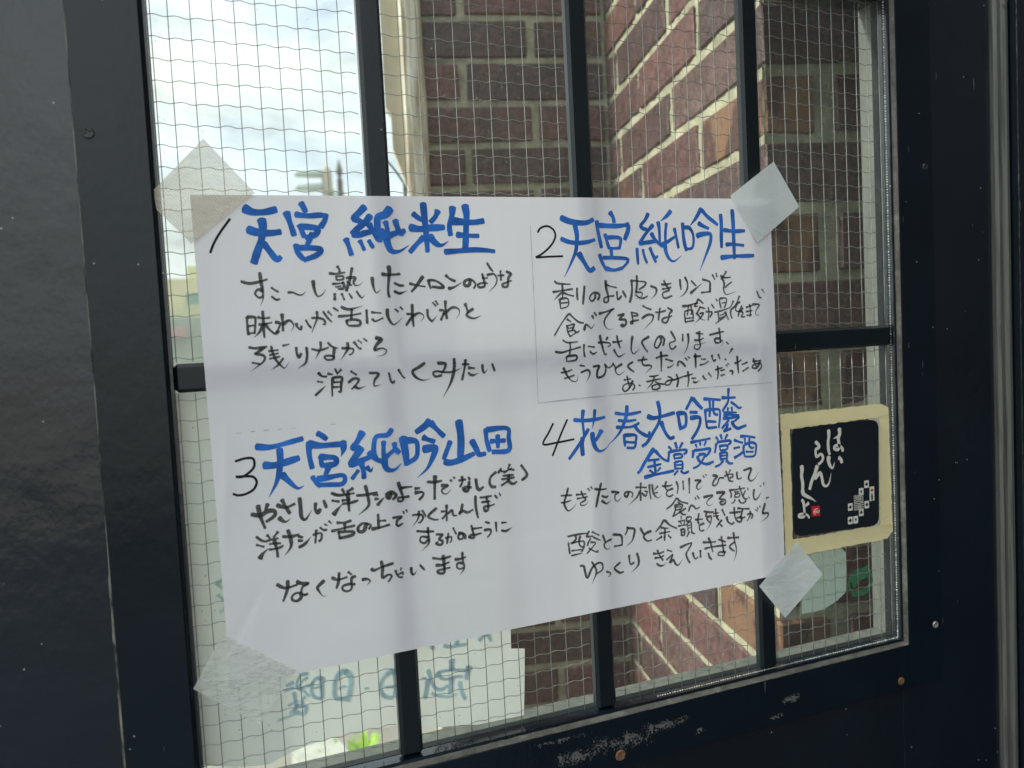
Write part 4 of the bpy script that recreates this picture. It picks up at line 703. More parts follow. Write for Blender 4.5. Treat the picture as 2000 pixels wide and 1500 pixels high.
# wavy-edged board, from the ground up
vs, fs = [], []
nz = 120
for j in range(nz + 1):
    z = 3.0 * j / nz
    x1 = -0.2995 + 0.0030 * mnoise.noise(Vector((z * 9, 0, 0))) - 0.006 * max(0, (z - 1.75)) 
    x0 = -0.336 + 0.0015 * mnoise.noise(Vector((z * 5, 3, 0)))
    for (x, y) in ((x0, -0.012), (x0 + 0.004, -0.016), (x0 + 0.014, -0.017), (x0 + 0.024, -0.0165), (x1 - 0.004, -0.016), (x1, -0.012), (x1, 0.0), (x0, 0.05)):
        vs.append((x, y, z))
for j in range(nz):
    for k in range(8):
        k2 = (k + 1) % 8
        fs.append((j * 8 + k, j * 8 + k2, (j + 1) * 8 + k2, (j + 1) * 8 + k))
from_py("post_face", vs, fs, M_PEEL, post, smooth=False)
bm = bmesh.new()
# cream board whose foot is cut off at a slant
pr = [(-0.356, 1.765), (-0.3365, 1.705), (-0.3365, 3.0), (-0.364, 3.0), (-0.364, 1.83), (-0.356, 1.82)]
f0 = [bm.verts.new((x, -0.002, z)) for x, z in pr]; f1 = [bm.verts.new((x, 0.03, z)) for x, z in pr]
bm.faces.new(f0); bm.faces.new(f1[::-1])
for k in range(len(pr)):
    k2 = (k + 1) % len(pr)
    bm.faces.new((f0[k], f1[k], f1[k2], f0[k2]))
bmesh.ops.recalc_face_normals(bm, faces=bm.faces)
me = bpy.data.meshes.new("cream_board"); bm.to_mesh(me); bm.free()
link_mesh("cream_board", me, M_CREAM, post)
M_CABLE = simple("green_cable", (0.035, 0.07, 0.045), 0.5, var=0.3)
cab = tube("cable", [(0.335, 0.985, 1.818), (0.352, 0.99, 1.800), (0.366, 0.995, 1.787), (0.379, 1.0, 1.772), (0.388, 1.0, 1.757), (0.390, 1.0, 1.745), (0.3885, 1.0, 1.72), (0.389, 1.0, 1.60)],
           [0.002, 0.0026, 0.0018, 0.0022, 0.0018, 0.0042, 0.0016, 0.0014], M_CABLE)
tag(cab, "thin dark green cable drooping beside the peeling white post", "cable")

# ------------------------------------------------------------------ far buildings, pole, plants
M_HOUSE = simple("cream_render", (0.62, 0.56, 0.40), 0.85, var=0.08, scale=1.5)
M_HOUSE2 = simple("grey_green_wall", (0.36, 0.40, 0.35), 0.85, var=0.12, scale=1.5)
M_WIN = simple("dull_window_glass", (0.28, 0.36, 0.33), 0.25, var=0.1)
M_RAIL = simple("pale_lattice", (0.60, 0.62, 0.46), 0.6, var=0.1)
hs = empty("house", (0, 14.6, 0))
tag(hs, "cream rendered house with a lattice balcony far off behind the left panes", "house")
box_obj("wall", (-5.0, 3.0, 0.0, 5.0, 0.0, 2.76), M_HOUSE, hs)
box_obj("lower_wall", (-5.0, 3.0, -0.62, -0.01, 0.0, 2.06), M_HOUSE2, hs)
box_obj("roof_box", (0.0, 0.42, 0.6, 1.0, 2.762, 3.03), simple("yellow_green_box", (0.48, 0.52, 0.30), 0.7), hs)
for wx in (-2.6, -0.05, 1.5):
    fr = box_obj("window", (wx, wx + 0.75, -0.02, -0.002, 2.30, 2.50), M_WIN, hs, 0.004)
    bm = bmesh.new()
    box(bm, wx - 0.03, wx, -0.035, -0.003, 2.27, 2.53); box(bm, wx + 0.75, wx + 0.78, -0.035, -0.003, 2.27, 2.53)
    box(bm, wx, wx + 0.75, -0.035, -0.003, 2.50, 2.53); box(bm, wx, wx + 0.75, -0.035, -0.003, 2.27, 2.30)
    me = bpy.data.meshes.new("frame"); bm.to_mesh(me); bm.free()
    link_mesh("frame", me, M_RAIL, fr)
bm = bmesh.new()
for k in range(100): box(bm, -5 + k * 0.08, -5 + k * 0.08 + 0.03, -0.58, -0.55, 2.06, 2.24)
for z in (2.06, 2.10, 2.14, 2.18, 2.24): box(bm, -5, 3, -0.60, -0.581, z, z + 0.016)
me = bpy.data.meshes.new("lattice"); bm.to_mesh(me); bm.free()
link_mesh("lattice", me, M_RAIL, hs)
M_RED = simple("faded_red_cloth", (0.46, 0.34, 0.32), 0.8, var=0.2)
van = empty("banner", (-0.1, 13.8, 0))
tag(van, "faded red banner on the grey wall below the balcony, blurred behind the left pane", "banner")
box_obj("banner_cloth", (-0.30, 0.02, 0, 0.02, 1.72, 1.90), M_RED, van, 0.008)

M_POLE = simple("concrete_pole", (0.40, 0.35, 0.29), 0.8, var=0.1)
M_TANK = simple("pale_grey_tank", (0.40, 0.47, 0.45), 0.5, var=0.1)
M_DKPIPE = simple("dark_brown_pipe", (0.10, 0.075, 0.06), 0.6, var=0.2)
pole = empty("utility_pole", (3.40, 20, 0))
tag(pole, "pale utility pole with two stub tanks just above the paper, blurred against the sky", "utility pole")
tube("shaft", [(0, 0, 0), (0, 0, 5.75), (0, 0, 5.86), (0, 0, 5.95)], [0.15, 0.13, 0.11, 0.04], M_POLE, pole, 12)
for z in (5.74, 5.41):
    tube("tank", [(-0.80, 0, z - 0.02), (-0.74, 0, z), (-0.4, 0, z), (-0.05, 0, z + 0.02)], [0.03, 0.085, 0.10, 0.10], M_TANK, pole, 12)
pp = empty("vent_pipe", (3.72, 20, 0))
tag(pp, "thin dark brown vent pipe with a pointed cap, right of the pale utility pole", "pipe")
tube("pipe_shaft", [(0, 0, 0), (0, 0, 5.2), (0, 0, 5.62), (0, 0, 5.70)], [0.07, 0.07, 0.07, 0.03], M_DKPIPE, pp, 8)
tube("cap", [(0, 0, 5.70), (0, 0, 5.76), (0, 0, 5.86), (0, 0, 6.12)], [0.035, 0.075, 0.08, 0.01], M_DKPIPE, pp, 8)
sh = empty("shrub", (3.35, 19, 0))
tag(sh, "small shrub top at the foot of the thin dark pipe, blurred above the paper", "shrub")
M_LEAF = simple("leaf_green", (0.07, 0.12, 0.04), 0.6, var=0.4, scale=20)
tube("trunk", [(0, 0, 0), (0.02, 0, 2.6), (0.05, 0, 5.0)], [0.06, 0.05, 0.015], M_DKPIPE, sh, 6)
rn = random.Random(3)
vs, fs = [], []
for k in range(900):
    p = Vector((rn.gauss(0, 0.12), rn.gauss(0, 0.12), rn.uniform(2.2, 5.15)))
    p.x *= 1.5 if p.z < 4.4 else 0.6
    d = Vector((rn.uniform(-1, 1), rn.uniform(-1, 1), rn.uniform(-1, 1))).normalized() * 0.05
    e = d.orthogonal().normalized() * 0.02
    b = len(vs); vs += [p - d, p + e, p + d, p - e]; fs.append((b, b + 1, b + 2, b + 3))
tag(from_py("foliage", vs, fs, M_LEAF, sh), kind='stuff')

# things low down outside, seen through the lower edge of the glass
plant = empty("potted_plant", (0.405, 2.0, 0))
tag(plant, "bright yellow green plant in a pale pot outside, low behind the glass", "plant")
M_POT = simple("white_pot", (0.70, 0.70, 0.64), 0.5, var=0.05)
tube("pot", [(0, 0, 0.001), (0, 0, 0.02), (0, 0, 0.10), (0, 0, 0.115)], [0.05, 0.06, 0.075, 0.075], M_POT, plant, 20)
vs, fs = [], []
for k in range(46):
    an = k * 2.4; r0 = 0.02 + 0.03 * rn.random(); ln = rn.uniform(0.07, 0.13); up = rn.uniform(0.3, 1.1)
    dr = Vector((math.cos(an), math.sin(an), up)).normalized(); sd = Vector((-math.sin(an), math.cos(an), 0)) * 0.013
    p = Vector((math.cos(an) * r0, math.sin(an) * r0, 0.11)); b = len(vs)
    vs += [p, p + dr * ln * 0.5 + sd, p + dr * ln, p + dr * ln * 0.5 - sd]; fs.append((b, b + 1, b + 2, b + 3))
from_py("foliage", vs, fs, simple("bright_leaf", (0.22, 0.38, 0.03), 0.5, var=0.3, scale=30), plant)
crate = empty("crate", (0.285, 2.02, 0), (0, 0, 0.2))
tag(crate, "pale grey crate on the ground left of the potted plant", "crate")
bm = bmesh.new()
box(bm, -0.06, 0.06, -0.10, -0.092, 0.001, 0.17); box(bm, -0.06, 0.06, 0.092, 0.10, 0.001, 0.17)
box(bm, -0.068, -0.0605, -0.10, 0.10, 0.001, 0.17); box(bm, 0.0605, 0.068, -0.10, 0.10, 0.001, 0.17); box(bm, -0.06, 0.06, -0.091, 0.091, 0.001, 0.01)
me = bpy.data.meshes.new("crate_sides"); bm.to_mesh(me); bm.free()
link_mesh("crate_sides", me, simple("grey_plastic", (0.45, 0.46, 0.42), 0.5), crate)
box_obj("crate_rim", (-0.074, 0.074, -0.106, 0.106, 0.1705, 0.178), simple('crate_rim_grey', (0.36, 0.36, 0.32), 0.5), crate, 0.002)

# ------------------------------------------------------------------ THE DOOR
XL, XR, ZB, ZT = -0.0194, 0.5427, 1.1774, 1.7180     # daylight opening at the glass
door = empty("door", (0, 0, 0))
tag(door, "black painted door with a wired glass window of eight panes", "door")
LX0, LX1 = -0.62, 0.6605
# leaf: stiles and rails
box_obj("stile", (LX0, XL, 0.0, 0.030, 0.15, 2.05), M_DOOR, door)
box_obj("stile", (XR, LX1, 0.0, 0.030, 0.15, 2.05), M_DOOR, door, 0.001)
box_obj("rail", (XL, XR, 0.0002, 0.030, 0.15, ZB), M_DOOR, door)
box_obj("rail", (XL, XR, 0.0002, 0.030, ZT, 2.05), M_DOOR, door)
# applied trim round the glass
TL0, TL1 = -0.0605, -0.0228
TR0, TR1 = 0.5482, 0.5870
TB0, TB1 = 1.1342, 1.1722
TT0, TT1 = 1.7232, 1.7620
box_obj("trim_strip", (TL0, TL1, -0.003, -0.0001, TB0, TT1), M_TRIM, door, 0.0008)
box_obj("trim_strip", (TR0, TR1, -0.003, -0.0001, TB0, TT1), M_TRIM, door, 0.0008)
box_obj("trim_strip", (TL1 + 0.0001, TR0 - 0.0001, -0.0030, -0.0001, TB0, TB1), M_TRIM, door, 0.0008)
box_obj("trim_strip", (TL1 + 0.0001, TR0 - 0.0001, -0.0030, -0.0001, TT0, TT1), M_TRIM, door, 0.0008)
# rubbed joint line left of the left trim
pts = []
vs, fs = [], []
N = 160
for j in range(N + 1):
    z = TB0 + (TT1 - TB0) * j / N
    w = 0.00030 + 0.0005 * max(0, mnoise.noise(Vector((z * 60, 1, 2)))) + (0.0006 if z < 1.33 else 0)
    vs += [(TL0 - 0.0004 - w, -0.0006, z), (TL0 - 0.0002, -0.0019, z), (TL0 + 0.0001, -0.0026, z)]
for j in range(N):
    for k in range(2):
        a = j * 3 + k
        fs.append((a, a + 1, a + 4, a + 3))
from_py("joint_filler", vs, fs, M_EDGE, door)

def slope_strip(name, inner, outer, mat, lump=0.0):
    """glazing bead: quad strip from the glass (inner ring pts) up to the trim (outer)"""
    vs, fs = [], []
    n = 140
    for j in range(n + 1):
        t = j / n
        a = Vector(inner[0]).lerp(Vector(inner[1]), t); b = Vector(outer[0]).lerp(Vector(outer[1]), t)
        for k, s in enumerate((0, 0.25, 0.5, 0.78, 1.0)):
            p = a.lerp(b, s)
            p.y -= 0.0009 * math.sin(math.pi * s) + lump * mnoise.noise(p * 160)
            vs.append(p)
    for j in range(n):
        for k in range(4):
            a = j * 5 + k
            fs.append((a, a + 1, a + 6, a + 5))
    return from_py(name, vs, fs, mat, door, smooth=True)
GY, FY = 0.0040, -0.0026
slope_strip("glazing_bead", ((XR, GY, ZB), (XR, GY, ZT)), ((TR0, FY, TB1), (TR0, FY, TT0)), M_BEAD, 0.0004)
slope_strip("glazing_bead", ((XL, GY, ZB), (XR, GY, ZB)), ((TL1, FY, TB1), (TR0, FY, TB1)), M_BEAD, 0.0006)
slope_strip("glazing_bead", ((XL, GY, ZB), (XL, GY, ZT)), ((TL1, FY, TB1), (TL1, FY, TT0)), M_GASKET_DARK, 0.0002)  # left bead in dark rubber: shade of its averted slope put into colour
slope_strip("glazing_bead", ((XL, GY, ZT), (XR, GY, ZT)), ((TL1, FY, TT0), (TR0, FY, TT0)), M_BEAD, 0.0003)
# dotted gasket edge at the glass; its white highlight put into the beads' colour
def dots(name, p0, p1, n, r):
    bm = bmesh.new()
    for k in range(n):
        p = Vector(p0).lerp(Vector(p1), (k + 0.5) / n)
        bmesh.ops.create_icosphere(bm, subdivisions=1, radius=r * random.uniform(0.75, 1.15), matrix=Matrix.Translation(p + Vector((random.uniform(-1, 1) * 0.0002, 0, random.uniform(-1, 1) * 0.0002))))
    me = bpy.data.meshes.new(name); bm.to_mesh(me); bm.free()
    return tag(link_mesh(name, me, simple("pale_gasket_highlight", (0.66, 0.66, 0.60), 0.4), door), kind='stuff')
dots("gasket_highlight_dots", (XR + 0.0002, GY - 0.0004, ZB), (XR + 0.0002, GY - 0.0004, ZT), 250, 0.00075)
dots("gasket_highlight_dots", (0.30, GY - 0.0004, ZB + 0.0001), (XR, GY - 0.0004, ZB + 0.0001), 110, 0.0006)
# rebate behind: dark seal then the dusty outer reveal
def ring(name, y0, y1, ins, mat, top=True):
    bm = bmesh.new()
    t = 0.010
    box(bm, XL - t, XL + ins, y0, y1, ZB - t, ZT + t)
    box(bm, XR - ins, XR + t, y0, y1, ZB - t, ZT + t)
    box(bm, XL + ins, XR - ins, y0, y1, ZB - t, ZB + ins)
    box(bm, XL + ins, XR - ins, y0, y1, ZT - ins, ZT + t)
    me = bpy.data.meshes.new(name); bm.to_mesh(me); bm.free()
    return link_mesh(name, me, mat, door)
ring("seal", 0.0102, 0.0165, 0.0004, M_GASKET_DARK)
box_obj("reveal_edge", (XR - 0.0003, XR + 0.004, 0.0166, 0.0302, ZB, ZT), M_REVEAL, door)
box_obj("reveal_edge", (XL, XR - 0.0004, 0.0166, 0.0302, ZB - 0.004, ZB + 0.0003), M_REVEAL, door)
box_obj("reveal_edge", (XL - 0.004, XL + 0.0003, 0.0166, 0.0302, ZB + 0.0004, ZT), simple("raw_pale_wood", (0.62, 0.50, 0.38), 0.7, var=0.2), door)

# glazing bars
MB = ((0.1030, 0.1182), (0.2500, 0.2660), (0.3975, 0.4135))
CZ0, CZ1 = 1.4309, 1.4481
MY0, MY1 = 0.0026, 0.0118
for (a, b) in MB:
    box_obj("glazing_bar", (a, b, MY0, MY1, ZB + 0.0004, CZ0 - 0.0001), M_MUNTIN, door, 0.0022, 1)
    box_obj("glazing_bar", (a, b, MY0, MY1, CZ1 + 0.0001, ZT - 0.0004), M_MUNTIN, door, 0.0022, 1)
    # narrow outer fin seen as the lighter sliver on the left of each bar
box_obj("glazing_bar", (XL + 0.0004, XR - 0.0006, MY0 - 0.0003, MY1, CZ0, CZ1), M_MUNTIN, door, 0.0022, 1)

# panes with their wires
edges_x = [XL] + [v for ab in MB for v in ab] + [XR]
cols = [(edges_x[2 * i], edges_x[2 * i + 1]) for i in range(4)]
rows = [(ZB, CZ0), (CZ1, ZT)]
rnw = random.Random(11)
WY = 0.0074
for ci, (x0, x1) in enumerate(cols):
    for ri, (z0, z1) in enumerate(rows):
        pane = box_obj("glass_pane", (x0 - 0.0013, x1 + 0.0013, 0.0050, 0.0100, z0 - 0.0013, z1 + 0.0013), M_GLASS, door)
        tilt_v = (0.0, 0.004, 0.003, -0.002)[ci]
        tilt_h = (0.0, 0.004, 0.002, -0.020 if ri == 1 else 0.004)[ci]
        px = 0.01243
        xs = [-0.0078 + px * k for k in range(-2, 50)]
        xs = [x + (0, 0.001, -0.002, 0.0015)[ci] for x in xs]
        xs = [x for x in xs if x0 + 0.0004 < x < x1 - 0.0015]
        if ci == 0: xs = [XL + 0.0022] + [x for x in xs if x > XL + 0.005]
        for x in xs:
            ph = rnw.random() * 6
            pts = [(x + tilt_v * (z - (z0 + z1) / 2) + 0.00012 * math.sin(z * 300 + ph), WY, z) for z in [z0 + 0.001 + (z1 - z0 - 0.002) * k / 12 for k in range(13)]]
            tube("wire", pts, 0.00030, M_WIRE, pane, 5)
        zz = 1.6520 - 0.01255 * 60
        k = 0
        xe = x1 - (0.006 if ci == 3 else 0.0006)
        while zz < z1 + 0.01:
            zc = zz + (0, 0.0008, -0.0012, 0.0006)[ci]
            zz += 0.01255
            if not (z0 + 0.002 < zc < z1 - 0.001): continue
            pts = []
            x = x0 + 0.0006
            while x < xe:
                wv = 0.00055 * math.sin((x + 0.0078) / px * 2 * math.pi - 0.6) + 0.0002 * math.sin(x * 190 + zc * 900)
                pts.append((x, WY + 0.0003, zc + tilt_h * (x - (x0 + x1) / 2) + wv))
                x += 0.0016
            tube("wire", pts, 0.00026, M_WIRE, pane, 4)

# screws
def screw(x, z, y, mat, r=0.0030, rot=0.3):
    bm = bmesh.new()
    n = 20
    top = [bm.verts.new((math.cos(2 * math.pi * k / n) * r * 0.82, -0.0007, math.sin(2 * math.pi * k / n) * r * 0.82)) for k in range(n)]
    bot = [bm.verts.new((math.cos(2 * math.pi * k / n) * r, 0, math.sin(2 * math.pi * k / n) * r)) for k in range(n)]
    for k in range(n): bm.faces.new((top[k], bot[k], bot[(k + 1) % n], top[(k + 1) % n]))
    # cross recess
    a, b = r * 0.62, r * 0.16
    cr = [(a, b), (b, b), (b, a), (-b, a), (-b, b), (-a, b), (-a, -b), (-b, -b), (-b, -a), (b, -a), (b, -b), (a, -b)]
    cr = cr[::-1]
    ci = [bm.verts.new((x_ * math.cos(rot) - z_ * math.sin(rot), -0.0006, x_ * math.sin(rot) + z_ * math.cos(rot))) for x_, z_ in cr]
    cd = [bm.verts.new((v.co.x * 0.8, -0.0001, v.co.z * 0.8)) for v in ci]
    for k in range(12): bm.faces.new((ci[k], cd[k], cd[(k + 1) % 12], ci[(k + 1) % 12]))
    bm.faces.new(cd)
    es = [bm.edges.get((top[k], top[(k + 1) % n])) for k in range(n)] + [bm.edges.get((ci[k], ci[(k + 1) % 12])) for k in range(12)]
    bmesh.ops.triangle_fill(bm, use_beauty=True, use_dissolve=False, edges=es)
    bmesh.ops.recalc_face_normals(bm, faces=bm.faces)
    me = bpy.data.meshes.new("screw"); bm.to_mesh(me); bm.free()
    o = link_mesh("screw", me, mat, door, (x, y, z))
    return o
M_SCREW = simple("painted_screw", (0.05, 0.055, 0.055), 0.3, 0.5, var=0.5, scale=400)
M_SCREW2 = simple("bright_screw", (0.42, 0.42, 0.40), 0.3, 0.7, var=0.5, scale=500)
M_RUST = simple("rusty_screw", (0.20, 0.11, 0.05), 0.7, 0.2, var=0.6, scale=600)
screw(-0.0535, 1.5797, -0.0031, M_SCREW, 0.0033, 0.5)
screw(0.5786, 1.5798, -0.0031, M_SCREW, 0.0030, 0.2)
screw(0.5794, 1.1842, -0.0031, M_SCREW2, 0.0032, 0.9)
screw(0.5381, 1.1423, -0.0031, M_RUST, 0.0034, 0.1)
screw(0.2637, 1.1437, -0.0031, M_RUST, 0.0042, 0.7)
screw(-0.0535, 1.1650, -0.0031, M_SCREW, 0.0033, 0.5)

# door frame at the right
jamb = empty("door_frame", (0, 0, 0))
tag(jamb, "black door frame with a dull grey metal strip down the far right edge", "door frame")
pr = [(0.6612, 0.004), (0.6612, -0.0035), (0.6640, -0.0052), (0.6700, -0.0040), (0.6740, -0.0058), (0.6786, -0.0045), (0.6800, 0.004)]
vs = [(x, y, 0.1) for x, y in pr] + [(x, y, 2.1) for x, y in pr]
k7 = len(pr)
fs = [(k, (k + 1) % k7, (k + 1) % k7 + k7, k + k7) for k in range(k7)]
from_py("metal_strip", vs, fs, M_ALU, jamb)
box_obj("frame_post", (0.6803, 1.05, -0.012, 0.06, 0.0, 2.25), M_DOOR, jamb, 0.001)
box_obj("frame_post", (-0.78, LX0 - 0.003, -0.006, 0.06, 0.0, 2.25), M_DOOR, jamb, 0.001)
box_obj("frame_head", (LX0 - 0.003, 0.6803, -0.006, 0.06, 2.053, 2.25), M_DOOR, jamb, 0.001)
box_obj("threshold", (LX0 - 0.003, 0.6803, -0.03, 0.06, 0.0, 0.147), M_DOOR, jamb, 0.001)

# ------------------------------------------------------------------ POSTER
TH = rad(0.55)
_cr = random.Random(21)
CREASES = []
for _ in range(26):
    cx_, cz_ = _cr.uniform(0.0, 0.42), _cr.uniform(0.0, 0.297)
    an_ = _cr.choice([0.0, 0.3, 1.4, 2.2, -0.5]) + _cr.uniform(-0.3, 0.3)
    CREASES.append((cx_, cz_, math.cos(an_), math.sin(an_), _cr.uniform(0.012, 0.05), _cr.uniform(-1, 1) * 0.00042, _cr.uniform(0.0016, 0.004)))
CREASES += [(0.006, 0.12, 0.1, 1.0, 0.05, 0.0009, 0.004), (0.012, 0.04, 0.5, 0.87, 0.03, -0.0007, 0.003), (0.408, 0.19, 0.15, 0.99, 0.05, 0.0010, 0.004),
            (0.21, 0.148, 1.0, 0.0, 0.16, 0.00022, 0.0022), (0.21, 0.148, 0.0, 1.0, 0.12, 0.00020, 0.0022)]
def ph(x, z):
    """paper relief towards the room, metres"""
    h = 0.00035 + 0.00035 * mnoise.noise(Vector((x * 9 + 3, z * 9, 0))) + 0.00016 * mnoise.noise(Vector((x * 30, z * 30, 5)))
    e = max(0.0, (x - 0.40) / 0.02)
    h += 0.0010 * e * e * (0.5 + 0.5 * math.sin(z * 38))
    for (cx_, cz_, ca, sa, ln, am, wd) in CREASES:
        dx, dz = x - cx_, z - cz_
        al = abs(dx * ca + dz * sa)
        if al > ln: continue
        ac = abs(-dx * sa + dz * ca)
        if ac > wd * 5: continue
        h += am * (1 - al / ln) * math.exp(-ac / wd)
    h = max(h, -0.0001)
    return h
def psurf(x, z): return -ph(x, z)
NX, NZ = 210, 148
vs, fs = [], []
for j in range(NZ + 1):
    for i in range(NX + 1):
        x, z = 0.420 * i / NX, 0.297 * j / NZ
        vs.append((x, -ph(x, z), z))
for j in range(NZ):
    for i in range(NX):
        a = j * (NX + 1) + i
        fs.append((a, a + 1, a + NX + 2, a + NX + 1))
poster = from_py("poster", vs, fs, M_PAPER, None, smooth=True, loc=(0, 0, 1.25), rot=(0, -TH, 0))
tag(poster, "large white sheet with blue and black handwritten Japanese, taped across the wired glass", "poster")
for n, c, d in POSTER_INK:
    if n == 'number': stroke_mesh("number", d, psurf, M_INK_N, poster, wmul=0.92)
    elif n == 'heading': stroke_mesh("blue_heading", d, psurf, M_INK_B, poster, jit=0.09, wmul=1.12)
    elif n == 'line': stroke_mesh("handwritten_line", d, psurf, M_INK_K, poster, jit=0.16, wmul=1.12)
    else:
      for d in d.split(';'): stroke_mesh("pencil_line", d, psurf, M_INK_FAINT, poster, wmul=0.8, blunt=True, base=0.0001)

# ------------------------------------------------------------------ notice taped outside
out = [(-0.0188, 1.4305), (-0.0188, 1.1985), (0.0000, 1.1925), (0.0192, 1.1895), (0.0330, 1.1940), (0.0453, 1.1962), (0.0600, 1.1975), (0.0787, 1.1973), (0.0900, 1.1967), (0.1035, 1.1954),
       (0.1221, 1.1893), (0.1384, 1.1870), (0.1608, 1.1833), (0.1859, 1.1824), (0.1958, 1.1822), (0.1975, 1.2050), (0.1990, 1.2306), (0.1886, 1.2326), (0.1894, 1.2600), (0.1890, 1.4305)]
bm = bmesh.new()
fv = [bm.verts.new((x, 0.0136, z)) for x, z in out]
bm.faces.new(fv[::-1])
me = bpy.data.meshes.new("notice"); bm.to_mesh(me); bm.free()
notice = link_mesh("notice", me, M_NOTICE)
tag(notice, "pale green sheet with blue brush lettering seen reversed, stuck outside the lower left panes", "notice")
for n, c, d in NOTICE_INK:
    stroke_mesh("reversed_lettering", d, lambda x, z: 0.0136, M_INK_OUT if c == 'b' else M_INK_OUT2, notice, side=1, wmul=1.2, offs=(0, 1.25), jit=0.04, base=0.00015)

# ------------------------------------------------------------------ tapes
def tape(name, pts, y, mat, label, group=None, serr=None, curl=0.0):
    """pts: outline in x,z (counter-clockwise), serr: index of a serrated edge"""
    P = []
    n = len(pts)
    for i in range(n):
        a, b = Vector(pts[i]), Vector(pts[(i + 1) % n])
        m = 22 if serr and i in serr else 6
        nn = Vector(((b - a).y, -(b - a).x)).normalized()
        for k in range(m):
            p = a.lerp(b, k / m)
            if serr and i in serr and k % 2: p += nn * 0.0007
            P.append(p)
    bm = bmesh.new()
    vv = [bm.verts.new((p.x, y, p.y)) for p in P]
    bm.faces.new(vv)
    me = bpy.data.meshes.new(name); bm.to_mesh(me); bm.free()
    # centre origin so object-space textures differ
    cx = sum(p.x for p in P) / len(P); cz = sum(p.y for p in P) / len(P)
    for v in me.vertices: v.co.x -= cx; v.co.z -= cz
    o = link_mesh(name, me, mat); o.location = (cx, 0, cz)
    return tag(o, label, "tape", group)
GRP = "pieces of tape holding the poster"
tape("tape_piece", [(0.0067, 1.5796), (0.0338, 1.5485), (-0.0039, 1.5183), (-0.0214, 1.5378), (-0.0224, 1.5489)], -0.0016, M_TAPE_BEIGE,
     "beige ribbed square of tape over the poster's top left corner", GRP)
tape("tape_piece", [(0.4207, 1.5795), (0.4443, 1.5451), (0.4031, 1.5172), (0.3788, 1.5524)], -0.0022, M_TAPE_SILVER,
     "silvery tape square over the poster's top right corner", GRP)
tape("tape_piece", [(0.4316, 1.2793), (0.4566, 1.2482), (0.4175, 1.2189), (0.3931, 1.2488)], -0.0026, M_TAPE_SILVER,
     "silvery blue tape square over the poster's lower right corner, touching the cream tape", GRP)
tape("tape_piece", [(-0.0028, 1.2838), (0.0387, 1.2531), (0.0152, 1.2235), (-0.0213, 1.2537)], -0.0016, M_TAPE_WASHI,
     "see-through pale tape with faint print over the poster's lower left corner", GRP, serr=(0,))

# ------------------------------------------------------------------ coaster sign
def rounded(pts, r, n=6):
    out = []
    N_ = len(pts)
    for i in range(N_):
        p = Vector(pts[i]); a = (Vector(pts[i - 1]) - p).normalized(); b = (Vector(pts[(i + 1) % N_]) - p).normalized()
        s, e = p + a * r, p + b * r
        for k in range(n + 1):
            t = k / n
            out.append(s * (1 - t) ** 2 + p * 2 * t * (1 - t) + e * t * t)
    return out
def plate(name, pts, y0, y1, mat, parent=None):
    bm = bmesh.new()
    f = [bm.verts.new((p.x, y0, p.y)) for p in pts]; g_ = [bm.verts.new((p.x, y1, p.y)) for p in pts]
    bm.faces.new(f); bm.faces.new(g_[::-1])
    m = len(pts)
    for k in range(m): bm.faces.new((f[k], g_[k], g_[(k + 1) % m], f[(k + 1) % m]))
    bmesh.ops.recalc_face_normals(bm, faces=bm.faces)
    me = bpy.data.meshes.new(name); bm.to_mesh(me); bm.free()
    return link_mesh(name, me, mat, parent)
cpts = rounded([(0.4331, 1.3712), (0.4318, 1.2818), (0.5223, 1.2794), (0.5245, 1.3692)], 0.0085)
coaster = plate("coaster", cpts, 0.0013, 0.0040, M_COASTER)
tag(coaster, "square black coaster with cream Japanese script and a red seal, framed in cream tape", "coaster")
CY = 0.0012
for n, c, d in COASTER_INK:
    if n == 'coaster':
        stroke_mesh("cream_script", d, lambda x, z: CY + 0.0001, M_WHITE_PRINT, coaster, jit=0.03, base=0.0001, offs=(0, 1.25), step=0.000006)
seal = plate("red_seal", rounded([(x * 1e-4, z * 1e-4 + 1.25) for x, z in SEAL][::-1], 0.0006, 3), CY - 0.0001, CY + 0.0001, M_RED_PRINT, coaster)
for n, c, d in COASTER_INK:
    if n == 'seal':
        stroke_mesh("seal_character", d, lambda x, z: CY - 0.0001, M_WHITE_PRINT, seal, jit=0.03, base=0.00006, offs=(0, 1.25), step=0.000004)
